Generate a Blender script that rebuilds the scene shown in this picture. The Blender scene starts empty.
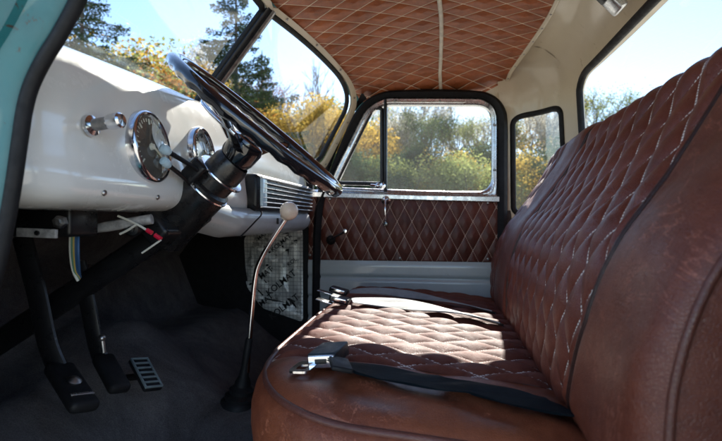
import bpy, math, random
import numpy as np
from mathutils import Vector, Matrix
random.seed(7); rng = np.random.default_rng(7)
R = math.radians
SC = bpy.context.scene
COL = SC.collection

# ------------------------------------------------------------------ camera
CAMZ, YAW, FPX = 0.58, R(9.56), 481.0
cs, sn = math.cos(YAW), math.sin(YAW)
cam_d = bpy.data.cameras.new('camera'); cam = bpy.data.objects.new('camera', cam_d); COL.objects.link(cam)
cam.location = (0, 0, CAMZ); cam.rotation_euler = (R(90), 0, YAW)
cam_d.sensor_width = 36; cam_d.lens = 36 * FPX / 722; cam_d.clip_start = 0.02; cam_d.clip_end = 2000
cam_d.dof.use_dof = True; cam_d.dof.focus_distance = 1.10; cam_d.dof.aperture_fstop = 5.6
SC.camera = cam

# ------------------------------------------------------------------ light
SUN_DIR = Vector((-0.10, -1.42, -1.0)).normalized()          # the way the light travels
elev = math.asin(-SUN_DIR.z); to = -SUN_DIR
world = bpy.data.worlds.new("World"); SC.world = world; world.use_nodes = True
wn = world.node_tree; wn.nodes.clear()
sky = wn.nodes.new('ShaderNodeTexSky'); sky.sky_type = 'NISHITA'; sky.sun_disc = False
sky.sun_elevation = elev; sky.sun_rotation = math.atan2(to.x, to.y)
sky.air_density = .80; sky.dust_density = .06; sky.ozone_density = 1.1
bg = wn.nodes.new('ShaderNodeBackground'); bg.inputs[1].default_value = 0.105
wo = wn.nodes.new('ShaderNodeOutputWorld')
wn.links.new(sky.outputs[0], bg.inputs[0]); wn.links.new(bg.outputs[0], wo.inputs[0])
sd = bpy.data.lights.new('sun', 'SUN'); sd.energy = 4.0; sd.angle = R(0.5); sd.color = (1, 0.94, 0.85)
so = bpy.data.objects.new('sun', sd); COL.objects.link(so); so.rotation_euler = SUN_DIR.to_track_quat('-Z', 'Y').to_euler()
SC.view_settings.view_transform = 'Standard'; SC.view_settings.look = 'None'
SC.view_settings.exposure = 1.90; SC.view_settings.gamma = 1
SC.render.engine = 'CYCLES'
SC.cycles.max_bounces = 10; SC.cycles.diffuse_bounces = 5; SC.cycles.transparent_max_bounces = 24

# ------------------------------------------------------------------ helpers
def ray(px, py):
    r = (px - 361) / FPX; h = (220.5 - py) / FPX
    return Vector((-sn + cs * r, cs + sn * r, h))
def on_y(px, py, Y):
    d = ray(px, py); t = Y / d.y
    return Vector((d.x * t, Y, CAMZ + d.z * t))
def on_x(px, py, X):
    d = ray(px, py); t = X / d.x
    return Vector((X, d.y * t, CAMZ + d.z * t))
def on_z(px, py, Z):
    d = ray(px, py); t = (Z - CAMZ) / d.z
    return Vector((d.x * t, d.y * t, Z))
def V(*a): return Vector(a)

def interp(x, xs, ys): return float(np.interp(x, xs, ys))

class MB:
    """collects shapes of ONE mesh"""
    def __init__(s): s.v = []; s.f = []; s.uv = {}
    def add(s, vs, fs):
        o = len(s.v); s.v += [tuple(p) for p in vs]; s.f += [tuple(i + o for i in f) for f in fs]; return o
    def grid(s, pts, nu, nv, closeu=False, closev=False, uv=None, flip=False):
        fs = []
        for i in range(nu if closeu else nu - 1):
            for j in range(nv if closev else nv - 1):
                a = i * nv + j; b = ((i + 1) % nu) * nv + j; c = ((i + 1) % nu) * nv + (j + 1) % nv; d = i * nv + (j + 1) % nv
                fs.append((a, d, c, b) if flip else (a, b, c, d))
        o = s.add(pts, fs)
        if uv is not None:
            for k, t in enumerate(uv): s.uv[o + k] = t
        return s
    def box(s, c, size, rot=None, bev=0.0):
        c = Vector(c); hx, hy, hz = [q / 2 for q in size]
        b = min(bev, hx * .95, hy * .95, hz * .95)
        if b <= 0:
            vs = [Vector((x * hx, y * hy, z * hz)) for x in (-1, 1) for y in (-1, 1) for z in (-1, 1)]
            fs = [(0, 1, 3, 2), (4, 6, 7, 5), (0, 4, 5, 1), (2, 3, 7, 6), (0, 2, 6, 4), (1, 5, 7, 3)]
        else:
            import bmesh
            bm = bmesh.new(); bmesh.ops.create_cube(bm, size=1)
            for v in bm.verts: v.co = Vector((v.co.x * 2 * hx, v.co.y * 2 * hy, v.co.z * 2 * hz))
            bmesh.ops.bevel(bm, geom=bm.edges[:], offset=b, segments=3, affect='EDGES', profile=.5)
            bm.verts.index_update(); vs = [v.co.copy() for v in bm.verts]; fs = [tuple(v.index for v in f.verts) for f in bm.faces]; bm.free()
        if rot is not None:
            m = rot if isinstance(rot, Matrix) else Matrix.Rotation(1, 3, 'Z')
            vs = [m @ v for v in vs]
        s.add([c + v for v in vs], fs); return s
    def tube(s, path, rad, seg=12, closed=False, caps=True, flat=1.0, up=None):
        path = [Vector(p) for p in path]; n = len(path)
        rads = rad if isinstance(rad, (list, tuple)) else [rad] * n
        T = []
        for i in range(n):
            if closed: t = path[(i + 1) % n] - path[i - 1]
            else: t = path[min(i + 1, n - 1)] - path[max(i - 1, 0)]
            T.append(t.normalized())
        u = Vector(up) if up is not None else (Vector((0, 0, 1)) if abs(T[0].z) < .9 else Vector((1, 0, 0)))
        u = (u - T[0] * u.dot(T[0])).normalized(); pts = []
        for i in range(n):
            if up is not None: u = Vector(up)
            u = (u - T[i] * u.dot(T[i])).normalized(); w = T[i].cross(u)
            for k in range(seg):
                a = 2 * math.pi * k / seg
                pts.append(path[i] + u * math.cos(a) * rads[i] * flat + w * math.sin(a) * rads[i])
        o = len(s.v); s.grid(pts, n, seg, closeu=closed, closev=True)
        if caps and not closed:
            s.f.append(tuple(o + k for k in range(seg))); s.f.append(tuple(o + (n - 1) * seg + k for k in reversed(range(seg))))
        return s
    def lathe(s, prof, c, axis, seg=32):
        """prof: (radius, height along axis)"""
        c = Vector(c); a = Vector(axis).normalized(); u = a.orthogonal().normalized(); w = a.cross(u); pts = []
        for r, h in prof:
            for k in range(seg):
                t = 2 * math.pi * k / seg; pts.append(c + a * h + (u * math.cos(t) + w * math.sin(t)) * max(r, 1e-5))
        return s.grid(pts, len(prof), seg, closev=True)
    def ball(s, c, r, seg=20, squash=(1, 1, 1)):
        pts = []
        for i in range(seg // 2 + 1):
            p = math.pi * i / (seg // 2)
            for k in range(seg):
                t = 2 * math.pi * k / seg
                pts.append(Vector(c) + Vector((r * math.sin(p) * math.cos(t) * squash[0], r * math.sin(p) * math.sin(t) * squash[1], r * math.cos(p) * squash[2])))
        return s.grid(pts, seg // 2 + 1, seg, closev=True)
    def ruled(s, A, B, n=1, flip=False):
        pts = []
        for a, b in zip(A, B):
            for k in range(n + 1): pts.append(Vector(a).lerp(Vector(b), k / n))
        return s.grid(pts, len(A), n + 1, flip=flip)
    def plate(s, outline, off, holes=None):
        """flat polygon outline extruded by vector off"""
        n = len(outline); off = Vector(off); A = [Vector(p) for p in outline]; B = [p + off for p in A]
        s.add(A + B, [tuple(range(n)), tuple(reversed(range(n, 2 * n)))] + [(i, (i + 1) % n, n + (i + 1) % n, n + i) for i in range(n)])
        return s
    def build(s, name, mat, parent=None, smooth=True, angle=38, bevel=0, solid=0, label=None):
        me = bpy.data.meshes.new(name); me.from_pydata([tuple(v) for v in s.v], [], s.f); me.update()
        if s.uv:
            uvl = me.uv_layers.new(name='UVMap'); vi = np.zeros(len(me.loops), dtype=np.int32); me.loops.foreach_get('vertex_index', vi)
            arr = np.zeros((len(s.v), 2), dtype=np.float32)
            for k, t in s.uv.items(): arr[k] = t
            uvl.data.foreach_set('uv', arr[vi].ravel())
        import bmesh
        bm = bmesh.new(); bm.from_mesh(me); bmesh.ops.remove_doubles(bm, verts=bm.verts, dist=1e-6) if not s.uv else None
        bmesh.ops.recalc_face_normals(bm, faces=bm.faces); bm.to_mesh(me); bm.free()
        if smooth:
            me.shade_smooth()
            if angle < 180: me.set_sharp_from_angle(angle=R(angle))
        me.materials.append(mat)
        o = bpy.data.objects.new(name, me); COL.objects.link(o)
        if solid:
            m = o.modifiers.new('solid', 'SOLIDIFY'); m.thickness = solid; m.offset = 0
        if bevel:
            m = o.modifiers.new('bev', 'BEVEL'); m.width = bevel; m.segments = 3; m.limit_method = 'ANGLE'; m.angle_limit = R(40)
        if parent:
            o.parent = parent; o.location = -parent.location
        if label: o['label'] = label
        return o
def tag(o, label, cat, group=None, kind=None):
    if label: o['label'] = label
    if cat: o['category'] = cat
    if group: o['group'] = group
    if kind: o['kind'] = kind
    return o
def thing(name, label, cat, loc=(0, 0, 0), group=None):
    o = bpy.data.objects.new(name, None); COL.objects.link(o); o.location = loc; o.empty_display_size = .1
    return tag(o, label, cat, group)
def sub(o, parent):          # hang a mesh built in world coordinates under a part that is itself a child
    o.parent = parent; o.location = (0, 0, 0); return o

def spline(pts, n, closed=False):
    """catmull-rom through pts"""
    P = [Vector(p) for p in pts]; m = len(P); out = []
    segs = m if closed else m - 1
    for i in range(segs):
        p0 = P[(i - 1) % m] if closed or i > 0 else P[0]; p1 = P[i]; p2 = P[(i + 1) % m]
        p3 = P[(i + 2) % m] if closed or i + 2 < m else P[-1]
        for k in range(n):
            t = k / n
            out.append(.5 * ((2 * p1) + (p2 - p0) * t + (2 * p0 - 5 * p1 + 4 * p2 - p3) * t * t + (3 * p1 - p0 - 3 * p2 + p3) * t ** 3))
    if not closed: out.append(P[-1])
    return out
def rounded(poly, rads, seg=8):
    """polygon with rounded corners"""
    P = [Vector(p) for p in poly]; n = len(P); out = []
    if not isinstance(rads, (list, tuple)): rads = [rads] * n
    for i in range(n):
        a, b, c = P[i - 1], P[i], P[(i + 1) % n]
        u = (a - b); w = (c - b); r = min(rads[i], u.length * .49, w.length * .49)
        p0 = b + u.normalized() * r; p1 = b + w.normalized() * r
        for k in range(seg + 1):
            t = k / seg; out.append(p0 * (1 - t) ** 2 + b * 2 * t * (1 - t) + p1 * t * t)
    return out
def resample(path, n, closed=True):
    P = [Vector(p) for p in path]
    if closed: P = P + [P[0]]
    L = [0]
    for a, b in zip(P, P[1:]): L.append(L[-1] + (b - a).length)
    out = []; m = n if closed else n - 1; j = 0
    for i in range(n):
        t = L[-1] * i / m
        while j < len(L) - 2 and L[j + 1] < t: j += 1
        f = (t - L[j]) / max(L[j + 1] - L[j], 1e-9); out.append(P[j].lerp(P[j + 1], min(f, 1)))
    return out

# ------------------------------------------------------------------ materials
def screw(name, c, axis, r, h, mat, ctx, parent):
    """one screw head, a part of its own"""
    m = MB(); m.lathe([(0, h), (r * .6, h * .8), (r, 0)], c, axis, 10); o = m.build(name, mat)
    o.parent = parent; o.location = -ctx.location if parent == ctx else (0, 0, 0); return o
class NT:
    def __init__(s, name):
        s.m = bpy.data.materials.new(name); s.m.use_nodes = True; s.t = s.m.node_tree; s.t.nodes.clear()
        s.out = s.n('ShaderNodeOutputMaterial')
    def n(s, typ, **kw):
        nd = s.t.nodes.new(typ)
        for k, v in kw.items():
            if k in nd.bl_rna.properties: setattr(nd, k, v)
            else: nd.inputs[k].default_value = v
        return nd
    def l(s, a, b): s.t.links.new(a, b)
    def math(s, op, a, b=None, c=None):
        nd = s.t.nodes.new('ShaderNodeMath'); nd.operation = op
        for i, x in enumerate((a, b, c)):
            if x is None: continue
            if isinstance(x, (int, float)): nd.inputs[i].default_value = x
            else: s.l(x, nd.inputs[i])
        return nd.outputs[0]
    def noise(s, scale, detail=4, rough=.6, vec=None, dist=0):
        nd = s.n('ShaderNodeTexNoise'); nd.inputs['Scale'].default_value = scale; nd.inputs['Detail'].default_value = detail
        nd.inputs['Roughness'].default_value = rough; nd.inputs['Distortion'].default_value = dist
        if vec is not None: s.l(vec, nd.inputs['Vector'])
        return nd.outputs[0]
    def obj(s): return s.n('ShaderNodeTexCoord').outputs['Object']
    def ramp(s, fac, stops):
        nd = s.n('ShaderNodeValToRGB'); cr = nd.color_ramp
        while len(cr.elements) < len(stops): cr.elements.new(.5)
        for e, (p, c) in zip(cr.elements, stops): e.position = p; e.color = (c[0], c[1], c[2], 1) if not isinstance(c, (int, float)) else (c, c, c, 1)
        s.l(fac, nd.inputs[0]); return nd.outputs[0]
    def mix(s, fac, a, b):
        nd = s.n('ShaderNodeMix', data_type='RGBA')
        for i, x in ((0, fac), (6, a), (7, b)):
            if isinstance(x, (int, float)): nd.inputs[i].default_value = x
            elif isinstance(x, (tuple, list)): nd.inputs[i].default_value = (*x[:3], 1)
            else: s.l(x, nd.inputs[i])
        return nd.outputs[2]
    def bump(s, h, strength=.3, dist=.002, prev=None):
        nd = s.n('ShaderNodeBump'); nd.inputs['Strength'].default_value = strength; nd.inputs['Distance'].default_value = dist
        s.l(h, nd.inputs['Height'])
        if prev is not None: s.l(prev, nd.inputs['Normal'])
        return nd.outputs[0]
    def pr(s, col, rough=.5, metal=0, normal=None, **kw):
        p = s.n('ShaderNodeBsdfPrincipled')
        for k, x in (('Base Color', col), ('Roughness', rough), ('Metallic', metal), ('Normal', normal)):
            if x is None: continue
            if isinstance(x, (int, float)): p.inputs[k].default_value = x
            elif isinstance(x, (tuple, list)): p.inputs[k].default_value = (*x[:3], 1)
            else: s.l(x, p.inputs[k])
        for k, v in kw.items(): p.inputs[k.replace('_', ' ')].default_value = v
        s.l(p.outputs[0], s.out.inputs[0]); return p

def simple(name, col, rough=.5, metal=0, var=.25, scale=30, bump=.1, bscale=150, **kw):
    t = NT(name); o = t.obj(); n1 = t.noise(scale, 5, .65, o)
    c2 = tuple(max(0, x * (1 - var)) for x in col); c3 = tuple(min(1, x * (1 + var)) for x in col)
    c = t.ramp(n1, [(.3, c2), (.7, c3)])
    rr = t.ramp(t.noise(scale * 1.7, 4, .7, o), [(.3, max(rough - .12, .03)), (.75, min(rough + .15, 1))])
    nm = t.bump(t.noise(bscale, 3, .6, o), bump, .001)
    t.pr(c, rr, metal, nm, **kw); return t.m

def leather(name, base, light, quilt=False, rough=.42, thread=(.74, .66, .60), crack=.6, spec=.5):
    t = NT(name); o = t.obj()
    big = t.noise(5, 5, .7, o, .6); fine = t.noise(60, 4, .7, o)
    f = t.math('MULTIPLY_ADD', fine, .30, t.math('MULTIPLY_ADD', big, .5, t.math('MULTIPLY', t.noise(1.7, 2, .5, o), .25)))
    col = t.ramp(f, [(.32, tuple(x * .55 for x in base)), (.52, base), (.78, light)])
    vor = t.n('ShaderNodeTexVoronoi', feature='DISTANCE_TO_EDGE'); vor.inputs['Scale'].default_value = 260; t.l(o, vor.inputs['Vector'])
    grain = t.ramp(vor.outputs[0], [(0, 0), (.12, 1)])
    # wear cracks: long thin lines where a distorted noise crosses its mean
    w1 = t.noise(6.5, 7, .62, o, 1.6); c1 = t.math('ABSOLUTE', t.math('SUBTRACT', w1, .5)); line = t.ramp(c1, [(0, 1), (.005, 0)])
    msk = t.ramp(t.noise(4.0, 3, .6, o), [(.46, 0), (.56, 1)])
    w2 = t.noise(24, 6, .7, o, 1.2); line2 = t.ramp(t.math('ABSOLUTE', t.math('SUBTRACT', w2, .5)), [(0, .28), (.009, 0)])
    cr = t.math('MULTIPLY', t.math('ADD', t.math('MULTIPLY', line, msk), t.math('MULTIPLY', line2, msk)), crack)
    col = t.mix(cr, col, tuple(min(1, x * 2.2 + .05) for x in light))
    rr = t.ramp(t.noise(14, 6, .75, o), [(.3, rough - .1), (.7, rough + .16)])
    nm = t.bump(grain, .35, .0010); nm = t.bump(t.noise(30, 6, .7, o), .22, .003, nm)
    if quilt:
        uv = t.n('ShaderNodeTexCoord').outputs['UV']; sep = t.n('ShaderNodeSeparateXYZ'); t.l(uv, sep.inputs[0])
        a, b = sep.outputs[0], sep.outputs[1]
        def dist(x): return t.math('ABSOLUTE', t.math('SUBTRACT', t.math('FRACT', t.math('ADD', x, .5)), .5))
        da, db = dist(a), dist(b)
        def dash(x): return t.math('GREATER_THAN', t.math('FRACT', t.math('MULTIPLY', x, 13)), .3)
        wth = .029
        la = t.math('MULTIPLY', t.math('LESS_THAN', da, wth), dash(b)); lb = t.math('MULTIPLY', t.math('LESS_THAN', db, wth), dash(a))
        th = t.math('MAXIMUM', la, lb)
        col = t.mix(th, col, thread); rr = t.mix(th, rr, (.8, .8, .8)); nm = t.bump(th, .5, .0012, nm)
    t.pr(col, rr, 0, nm, Specular_IOR_Level=spec); return t.m

def quilt_flat(name, base, light, thread, W, H, rough=.5, lw=.016, puff=.004, axes=('X', 'Z'), gain=13, tl=.0):
    """quilted cloth or vinyl on a nearly flat panel, puffed by bump"""
    t = NT(name); o = t.obj(); sep = t.n('ShaderNodeSeparateXYZ'); t.l(o, sep.inputs[0])
    u = t.math('DIVIDE', sep.outputs[axes[0]], W); v = t.math('DIVIDE', sep.outputs[axes[1]], H)
    wob = t.math('MULTIPLY', t.math('SUBTRACT', t.noise(6, 2, .5, o), .5), .12)
    a = t.math('ADD', t.math('ADD', u, v), wob); b = t.math('SUBTRACT', t.math('ADD', u, 0.0), v)
    def dist(x): return t.math('ABSOLUTE', t.math('SUBTRACT', t.math('FRACT', t.math('ADD', x, .5)), .5))
    da, db = dist(a), dist(b)
    def dash(x): return t.math('GREATER_THAN', t.math('FRACT', t.math('MULTIPLY', x, gain)), .22)
    th = t.math('MAXIMUM', t.math('MULTIPLY', t.math('LESS_THAN', da, lw), dash(b)), t.math('MULTIPLY', t.math('LESS_THAN', db, lw), dash(a)))
    pf = t.math('POWER', t.math('MULTIPLY', t.math('MULTIPLY', da, db), 4.0), .4)
    f = t.math('MULTIPLY_ADD', t.noise(50, 4, .7, o), .5, t.math('MULTIPLY', t.noise(7, 4, .6, o), .5))
    col = t.ramp(f, [(.35, tuple(x * .75 for x in base)), (.65, light)])
    col = t.mix(th, col, thread)
    nm = t.bump(pf, .9, puff); nm = t.bump(t.noise(180, 3, .6, o), .12, .001, nm)
    t.pr(col, rough, 0, nm, Specular_IOR_Level=.4); return t.m

def paint(name, col, rough=.22, dirt=.12, dirtcol=(.25, .2, .13), chips=0, chipcol=(.05, .03, .02), coat=.6, flake=0):
    t = NT(name); o = t.obj(); n1 = t.noise(3.2, 6, .7, o, .5)
    d = t.ramp(n1, [(.45, 0), (.8, 1)]); c = t.mix(t.math('MULTIPLY', d, dirt), col, dirtcol)
    n2 = t.noise(26, 7, .75, o); sp = t.ramp(n2, [(.62, 0), (.70, 1)]); c = t.mix(t.math('MULTIPLY', sp, dirt), c, dirtcol)
    nm = t.bump(t.noise(9, 4, .6, o), .07, .006)
    if chips:
        n3 = t.noise(38, 8, .8, o, .4); ch = t.ramp(n3, [(.60, 0), (.62, 1)]); c = t.mix(t.math('MULTIPLY', ch, chips), c, chipcol); nm = t.bump(ch, -.3, .001, nm)
    rr = t.ramp(t.noise(18, 6, .7, o), [(.3, rough * .7), (.75, rough + .22)])
    t.pr(c, rr, 0, nm, Coat_Weight=coat, Coat_Roughness=.08); return t.m

M = {}
M['seat'] = leather('oxblood_leather', (.165, .040, .016), (.29, .086, .036))
M['seatq'] = leather('oxblood_quilted_leather', (.135, .036, .022), (.23, .075, .044), quilt=True, crack=.15, rough=.60, spec=.25)
M['backq'] = leather('oxblood_quilted_back', (.120, .029, .018), (.20, .058, .035), quilt=True, crack=.15, rough=.36)
M['back'] = leather('oxblood_back', (.115, .028, .015), (.20, .058, .030), rough=.42)
M['head'] = quilt_flat('tan_quilted_headliner', (.26, .064, .019), (.41, .115, .036), (.85, .68, .50), .120, .080, axes=('X', 'Y'), lw=.023, gain=15, rough=.55, puff=.016)
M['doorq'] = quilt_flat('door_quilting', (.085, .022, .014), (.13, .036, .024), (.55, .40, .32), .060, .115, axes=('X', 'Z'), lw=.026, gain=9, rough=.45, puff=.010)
M['cream'] = paint('cream_paint', (.62, .53, .38), .35, .25, (.36, .27, .15), coat=.35)
M['dash'] = paint('white_dash_paint', (.82, .81, .77), .14, .12, (.4, .32, .2), coat=1.0)
M['teal'] = paint('teal_paint', (.012, .150, .165), .42, .7, (.010, .06, .07), chips=1, coat=.5)
M['silver'] = paint('blue_grey_paint', (.44, .47, .475), .36, .3, (.2, .19, .17))
M['black'] = simple('black_paint', (.010, .010, .011), .34, var=.2, Specular_IOR_Level=.35)
M['colblack'] = simple('column_black', (.012, .011, .011), .30, var=.3, bump=.04, Specular_IOR_Level=.5)
M['gblack'] = simple('gloss_black', (.008, .008, .010), .10, var=.3, bump=.03, Coat_Weight=1.0, Coat_Roughness=.04)
M['rubber'] = simple('black_rubber', (.007, .007, .008), .62, var=.4, bump=.3, Specular_IOR_Level=.3)
M['chrome'] = simple('chrome', (.72, .72, .74), .12, 1, var=.12, bump=.05)
M['steel'] = simple('dull_steel', (.33, .32, .31), .38, 1, var=.35, scale=60)
M['alu'] = simple('brushed_aluminium', (.58, .58, .58), .28, .9, var=.15)
def floor_mat():
    t = NT('dark_floor_carpet'); o = t.obj(); big = t.noise(5, 6, .75, o, .8); pile = t.noise(330, 3, .8, o)
    c = t.ramp(t.math('MULTIPLY_ADD', pile, .45, t.math('MULTIPLY', big, .6)), [(.36, (.050, .045, .046)), (.52, (.115, .105, .105)), (.68, (.20, .18, .175))])
    g = t.ramp(t.noise(95, 5, .8, o), [(.70, 0), (.73, 1)]); c = t.mix(t.math('MULTIPLY', g, .6), c, (.38, .34, .28))
    nm = t.bump(pile, .9, .004); nm = t.bump(t.noise(9, 4, .6, o), .7, .02, nm); t.pr(c, .9, 0, nm, Specular_IOR_Level=.2); return t.m
M['floor'] = floor_mat()
M['web'] = None
def webbing():
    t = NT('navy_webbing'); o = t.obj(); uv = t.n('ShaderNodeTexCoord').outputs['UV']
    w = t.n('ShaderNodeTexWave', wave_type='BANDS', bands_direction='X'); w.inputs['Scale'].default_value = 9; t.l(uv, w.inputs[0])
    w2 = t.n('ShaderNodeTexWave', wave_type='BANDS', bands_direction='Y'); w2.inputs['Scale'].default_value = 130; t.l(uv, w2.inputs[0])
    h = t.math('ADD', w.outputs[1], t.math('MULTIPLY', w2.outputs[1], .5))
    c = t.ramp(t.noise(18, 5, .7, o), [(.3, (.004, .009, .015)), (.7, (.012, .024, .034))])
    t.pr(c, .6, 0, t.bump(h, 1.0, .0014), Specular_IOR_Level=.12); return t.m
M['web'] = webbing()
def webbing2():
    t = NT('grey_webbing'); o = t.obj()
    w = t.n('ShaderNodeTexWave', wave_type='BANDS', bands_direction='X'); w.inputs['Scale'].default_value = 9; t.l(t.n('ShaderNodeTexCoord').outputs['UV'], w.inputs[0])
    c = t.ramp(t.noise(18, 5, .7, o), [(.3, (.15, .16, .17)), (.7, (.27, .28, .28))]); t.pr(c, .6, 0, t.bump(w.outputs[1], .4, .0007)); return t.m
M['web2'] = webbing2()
def glass(nm='window_glass', dust=0):
    t = NT(nm); o = t.obj()
    tr = t.n('ShaderNodeBsdfTransparent'); tr.inputs[0].default_value = (.93, .96, .96, 1)
    gl = t.n('ShaderNodeBsdfGlossy'); gl.inputs['Roughness'].default_value = .02
    fr = t.n('ShaderNodeFresnel'); fr.inputs[0].default_value = 1.45
    mx = t.n('ShaderNodeMixShader'); t.l(t.math('MULTIPLY', fr.outputs[0], .14), mx.inputs[0]); t.l(tr.outputs[0], mx.inputs[1]); t.l(gl.outputs[0], mx.inputs[2])
    df = t.n('ShaderNodeBsdfDiffuse'); df.inputs[0].default_value = (.6, .6, .58, 1)
    sp = t.ramp(t.noise(70, 6, .8, o), [(.58, .008), (.70, .09)]); sm = t.ramp(t.noise(3, 4, .6, o), [(.4, .3), (.7, 1)])
    m2 = t.n('ShaderNodeMixShader'); t.l(t.math('MULTIPLY', sp, sm), m2.inputs[0]); t.l(mx.outputs[0], m2.inputs[1]); t.l(df.outputs[0], m2.inputs[2])
    if dust:
        tl = t.n('ShaderNodeBsdfTranslucent'); tl.inputs[0].default_value = (.9, .9, .86, 1); m3 = t.n('ShaderNodeMixShader')
        t.l(t.ramp(t.noise(5, 7, .75, o), [(.3, dust * .5), (.7, dust * 1.5)]), m3.inputs[0]); t.l(m2.outputs[0], m3.inputs[1]); t.l(tl.outputs[0], m3.inputs[2]); m2 = m3
    t.l(m2.outputs[0], t.out.inputs[0]); return t.m
M['glass'] = glass(); M['dusty'] = glass('dusty_window_glass', .018)
def foil():
    t = NT('foil_mat'); o = t.obj(); br = t.n('ShaderNodeTexBrick')
    mp = t.n('ShaderNodeMapping'); mp.inputs['Rotation'].default_value = (R(90), 0, 0); t.l(o, mp.inputs[0]); t.l(mp.outputs[0], br.inputs['Vector'])
    br.offset = 0; br.inputs['Scale'].default_value = 1; br.inputs['Brick Width'].default_value = .016; br.inputs['Row Height'].default_value = .016; br.inputs['Mortar Size'].default_value = .0011; br.inputs['Mortar Smooth'].default_value = .3
    h = t.math('ADD', t.math('MULTIPLY', br.outputs['Fac'], -1), t.math('MULTIPLY', t.noise(14, 6, .75, o), 1.6))
    c = t.mix(br.outputs['Fac'], (.80, .79, .74), (.30, .30, .28)); c = t.mix(t.ramp(t.noise(16, 6, .75, o), [(.54, 0), (.64, 1)]), c, (.22, .22, .20))
    t.pr(c, .42, .45, t.bump(h, .8, .003)); return t.m
M['foil'] = foil()
def flatc(name, c, rough=.5, **kw):
    t = NT(name); t.pr(c, rough, 0, None, **kw); return t.m
M['navy'] = simple('navy_plastic', (.010, .022, .032), .5, var=.3, Specular_IOR_Level=.25)
M['matte'] = simple('matte_black', (.010, .010, .011), .6, var=.3, Specular_IOR_Level=.25)
M['zinc'] = simple('zinc_plate', (.36, .35, .34), .5, .2, var=.5, scale=60)
M['ink'] = flatc('black_ink', (.01, .01, .01))
M['dial'] = simple('brown_dial', (.11, .085, .062), .6, var=.4, scale=22)
M['dial2'] = simple('pale_dial', (.42, .42, .38), .4, var=.2)
M['mark'] = flatc('dial_markings', (.75, .72, .6))
M['ivory'] = simple('ivory_knob', (.72, .60, .48), .25, var=.1, bump=.03, Subsurface_Weight=.1)
M['bluewhite'] = simple('pale_blue_tip', (.50, .66, .74), .15, var=.08, bump=.02)
M['red'] = simple('red_plastic', (.55, .01, .04), .3, var=.1)
M['piping'] = leather('piping_leather', (.10, .032, .022), (.16, .055, .036), rough=.33, crack=.1)
M['pipedark'] = leather('dark_piping_leather', (.030, .011, .009), (.055, .020, .015), rough=.4, crack=.05)
M['wire_w'] = flatc('white_wire', (.6, .58, .5)); M['wire_g'] = flatc('green_wire', (.08, .22, .14)); M['wire_b'] = flatc('blue_wire', (.03, .09, .2)); M['wire_y'] = flatc('yellow_wire', (.5, .35, .08))

# ------------------------------------------------------------------ cab shell
CY = 1.165                                   # centre plane of the cab
def mir(p): return Vector((p[0], 2 * CY - p[1] + 0.0, p[2]))
cab = thing('pickup_cab', 'cream and teal vintage pickup cab interior shell around the seat', 'truck cab')

# windshield patches: u 0 at the centre post, 1 at the outer side; v 0 top, 1 bottom
WT, WB, FT, FB = V(-.465, 1.22, 1.14), V(-.675, 1.22, .880), V(-.345, 1.885, 1.085), V(-.50, 1.885, .80)
NTp, NBp = V(-.46, .54, 1.085), V(-.63, .54, .80)
def ws(u, v, side=1):
    a, b = (FT, FB) if side > 0 else (NTp, NBp)
    p = WT.lerp(a, u).lerp(WB.lerp(b, u), v)
    p.z += .020 * math.sin(math.pi * u) * (1 - v); return p
def ws_outline(side, grow=0.0, n=96):
    g = grow
    poly = [V(-.0 + .012 - g * .2, -g, 0), V(1 + g, -g, 0), V(1 + g, 1 + g, 0), V(.012 - g * .2, 1 + g, 0)]
    out = resample(rounded(poly, [.02, .30, .16, .02], 12), n)
    return [ws(p.x, p.y, side) for p in out]
wsh = thing('windshield', 'two-piece raked windshield with centre post above white dashboard', 'windshield')
for side in (1, -1):
    O = ws_outline(side); c = sum(O, Vector()) / len(O)
    nrm = V(-.7, 0, .7)
    m = MB(); m.add(O + [c], [(i, (i + 1) % 96, 96) for i in range(96)]); m.build('glass_pane', M['glass'], wsh)
    m = MB(); m.tube(O, .009, 10, closed=True); m.build('rubber_gasket', M['rubber'], wsh)
    A = ws_outline(side, .02); B = ws_outline(side, .068)
    m = MB(); q = []
    for a, b in zip(A, B):
        d = V(.012, 0, -.008)
        q += [a + d * .4, a + d, b + d, b + V(-.01, 0, .004)]
    m.grid(q, 96, 4, closeu=True); fr = m.build('frame_trim', M['cream'], wsh)
    for i in range(3, 96, 7):
        p = A[i].lerp(B[i], .5) + V(.013, 0, -.0085); screw('screw', p, V(.6, 0, -.6), .0045, .003, M['steel'], wsh, fr)
m = MB(); d = V(.012, 0, -.006)
p0 = ws(0, -.02) + d; p1 = ws(0, 1.03) + d
w = V(0, .022, 0)
m.tube([p0, p0.lerp(p1, .5), p1], .019, 12, flat=.55, up=(.75, 0, .65)); m.build('centre_post', M['black'], wsh)
m = MB(); m.tube([p0 + d * .9, p1 + d * .9], .010, 8, flat=.4, up=(.75, 0, .65)); m.build('post_trim', M['steel'], wsh)
m = MB(); m.tube([p1 + V(.02, -.03, 0), p1 + V(.02, .03, 0)], .010, 10); m.build('post_foot', M['black'], wsh)

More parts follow.
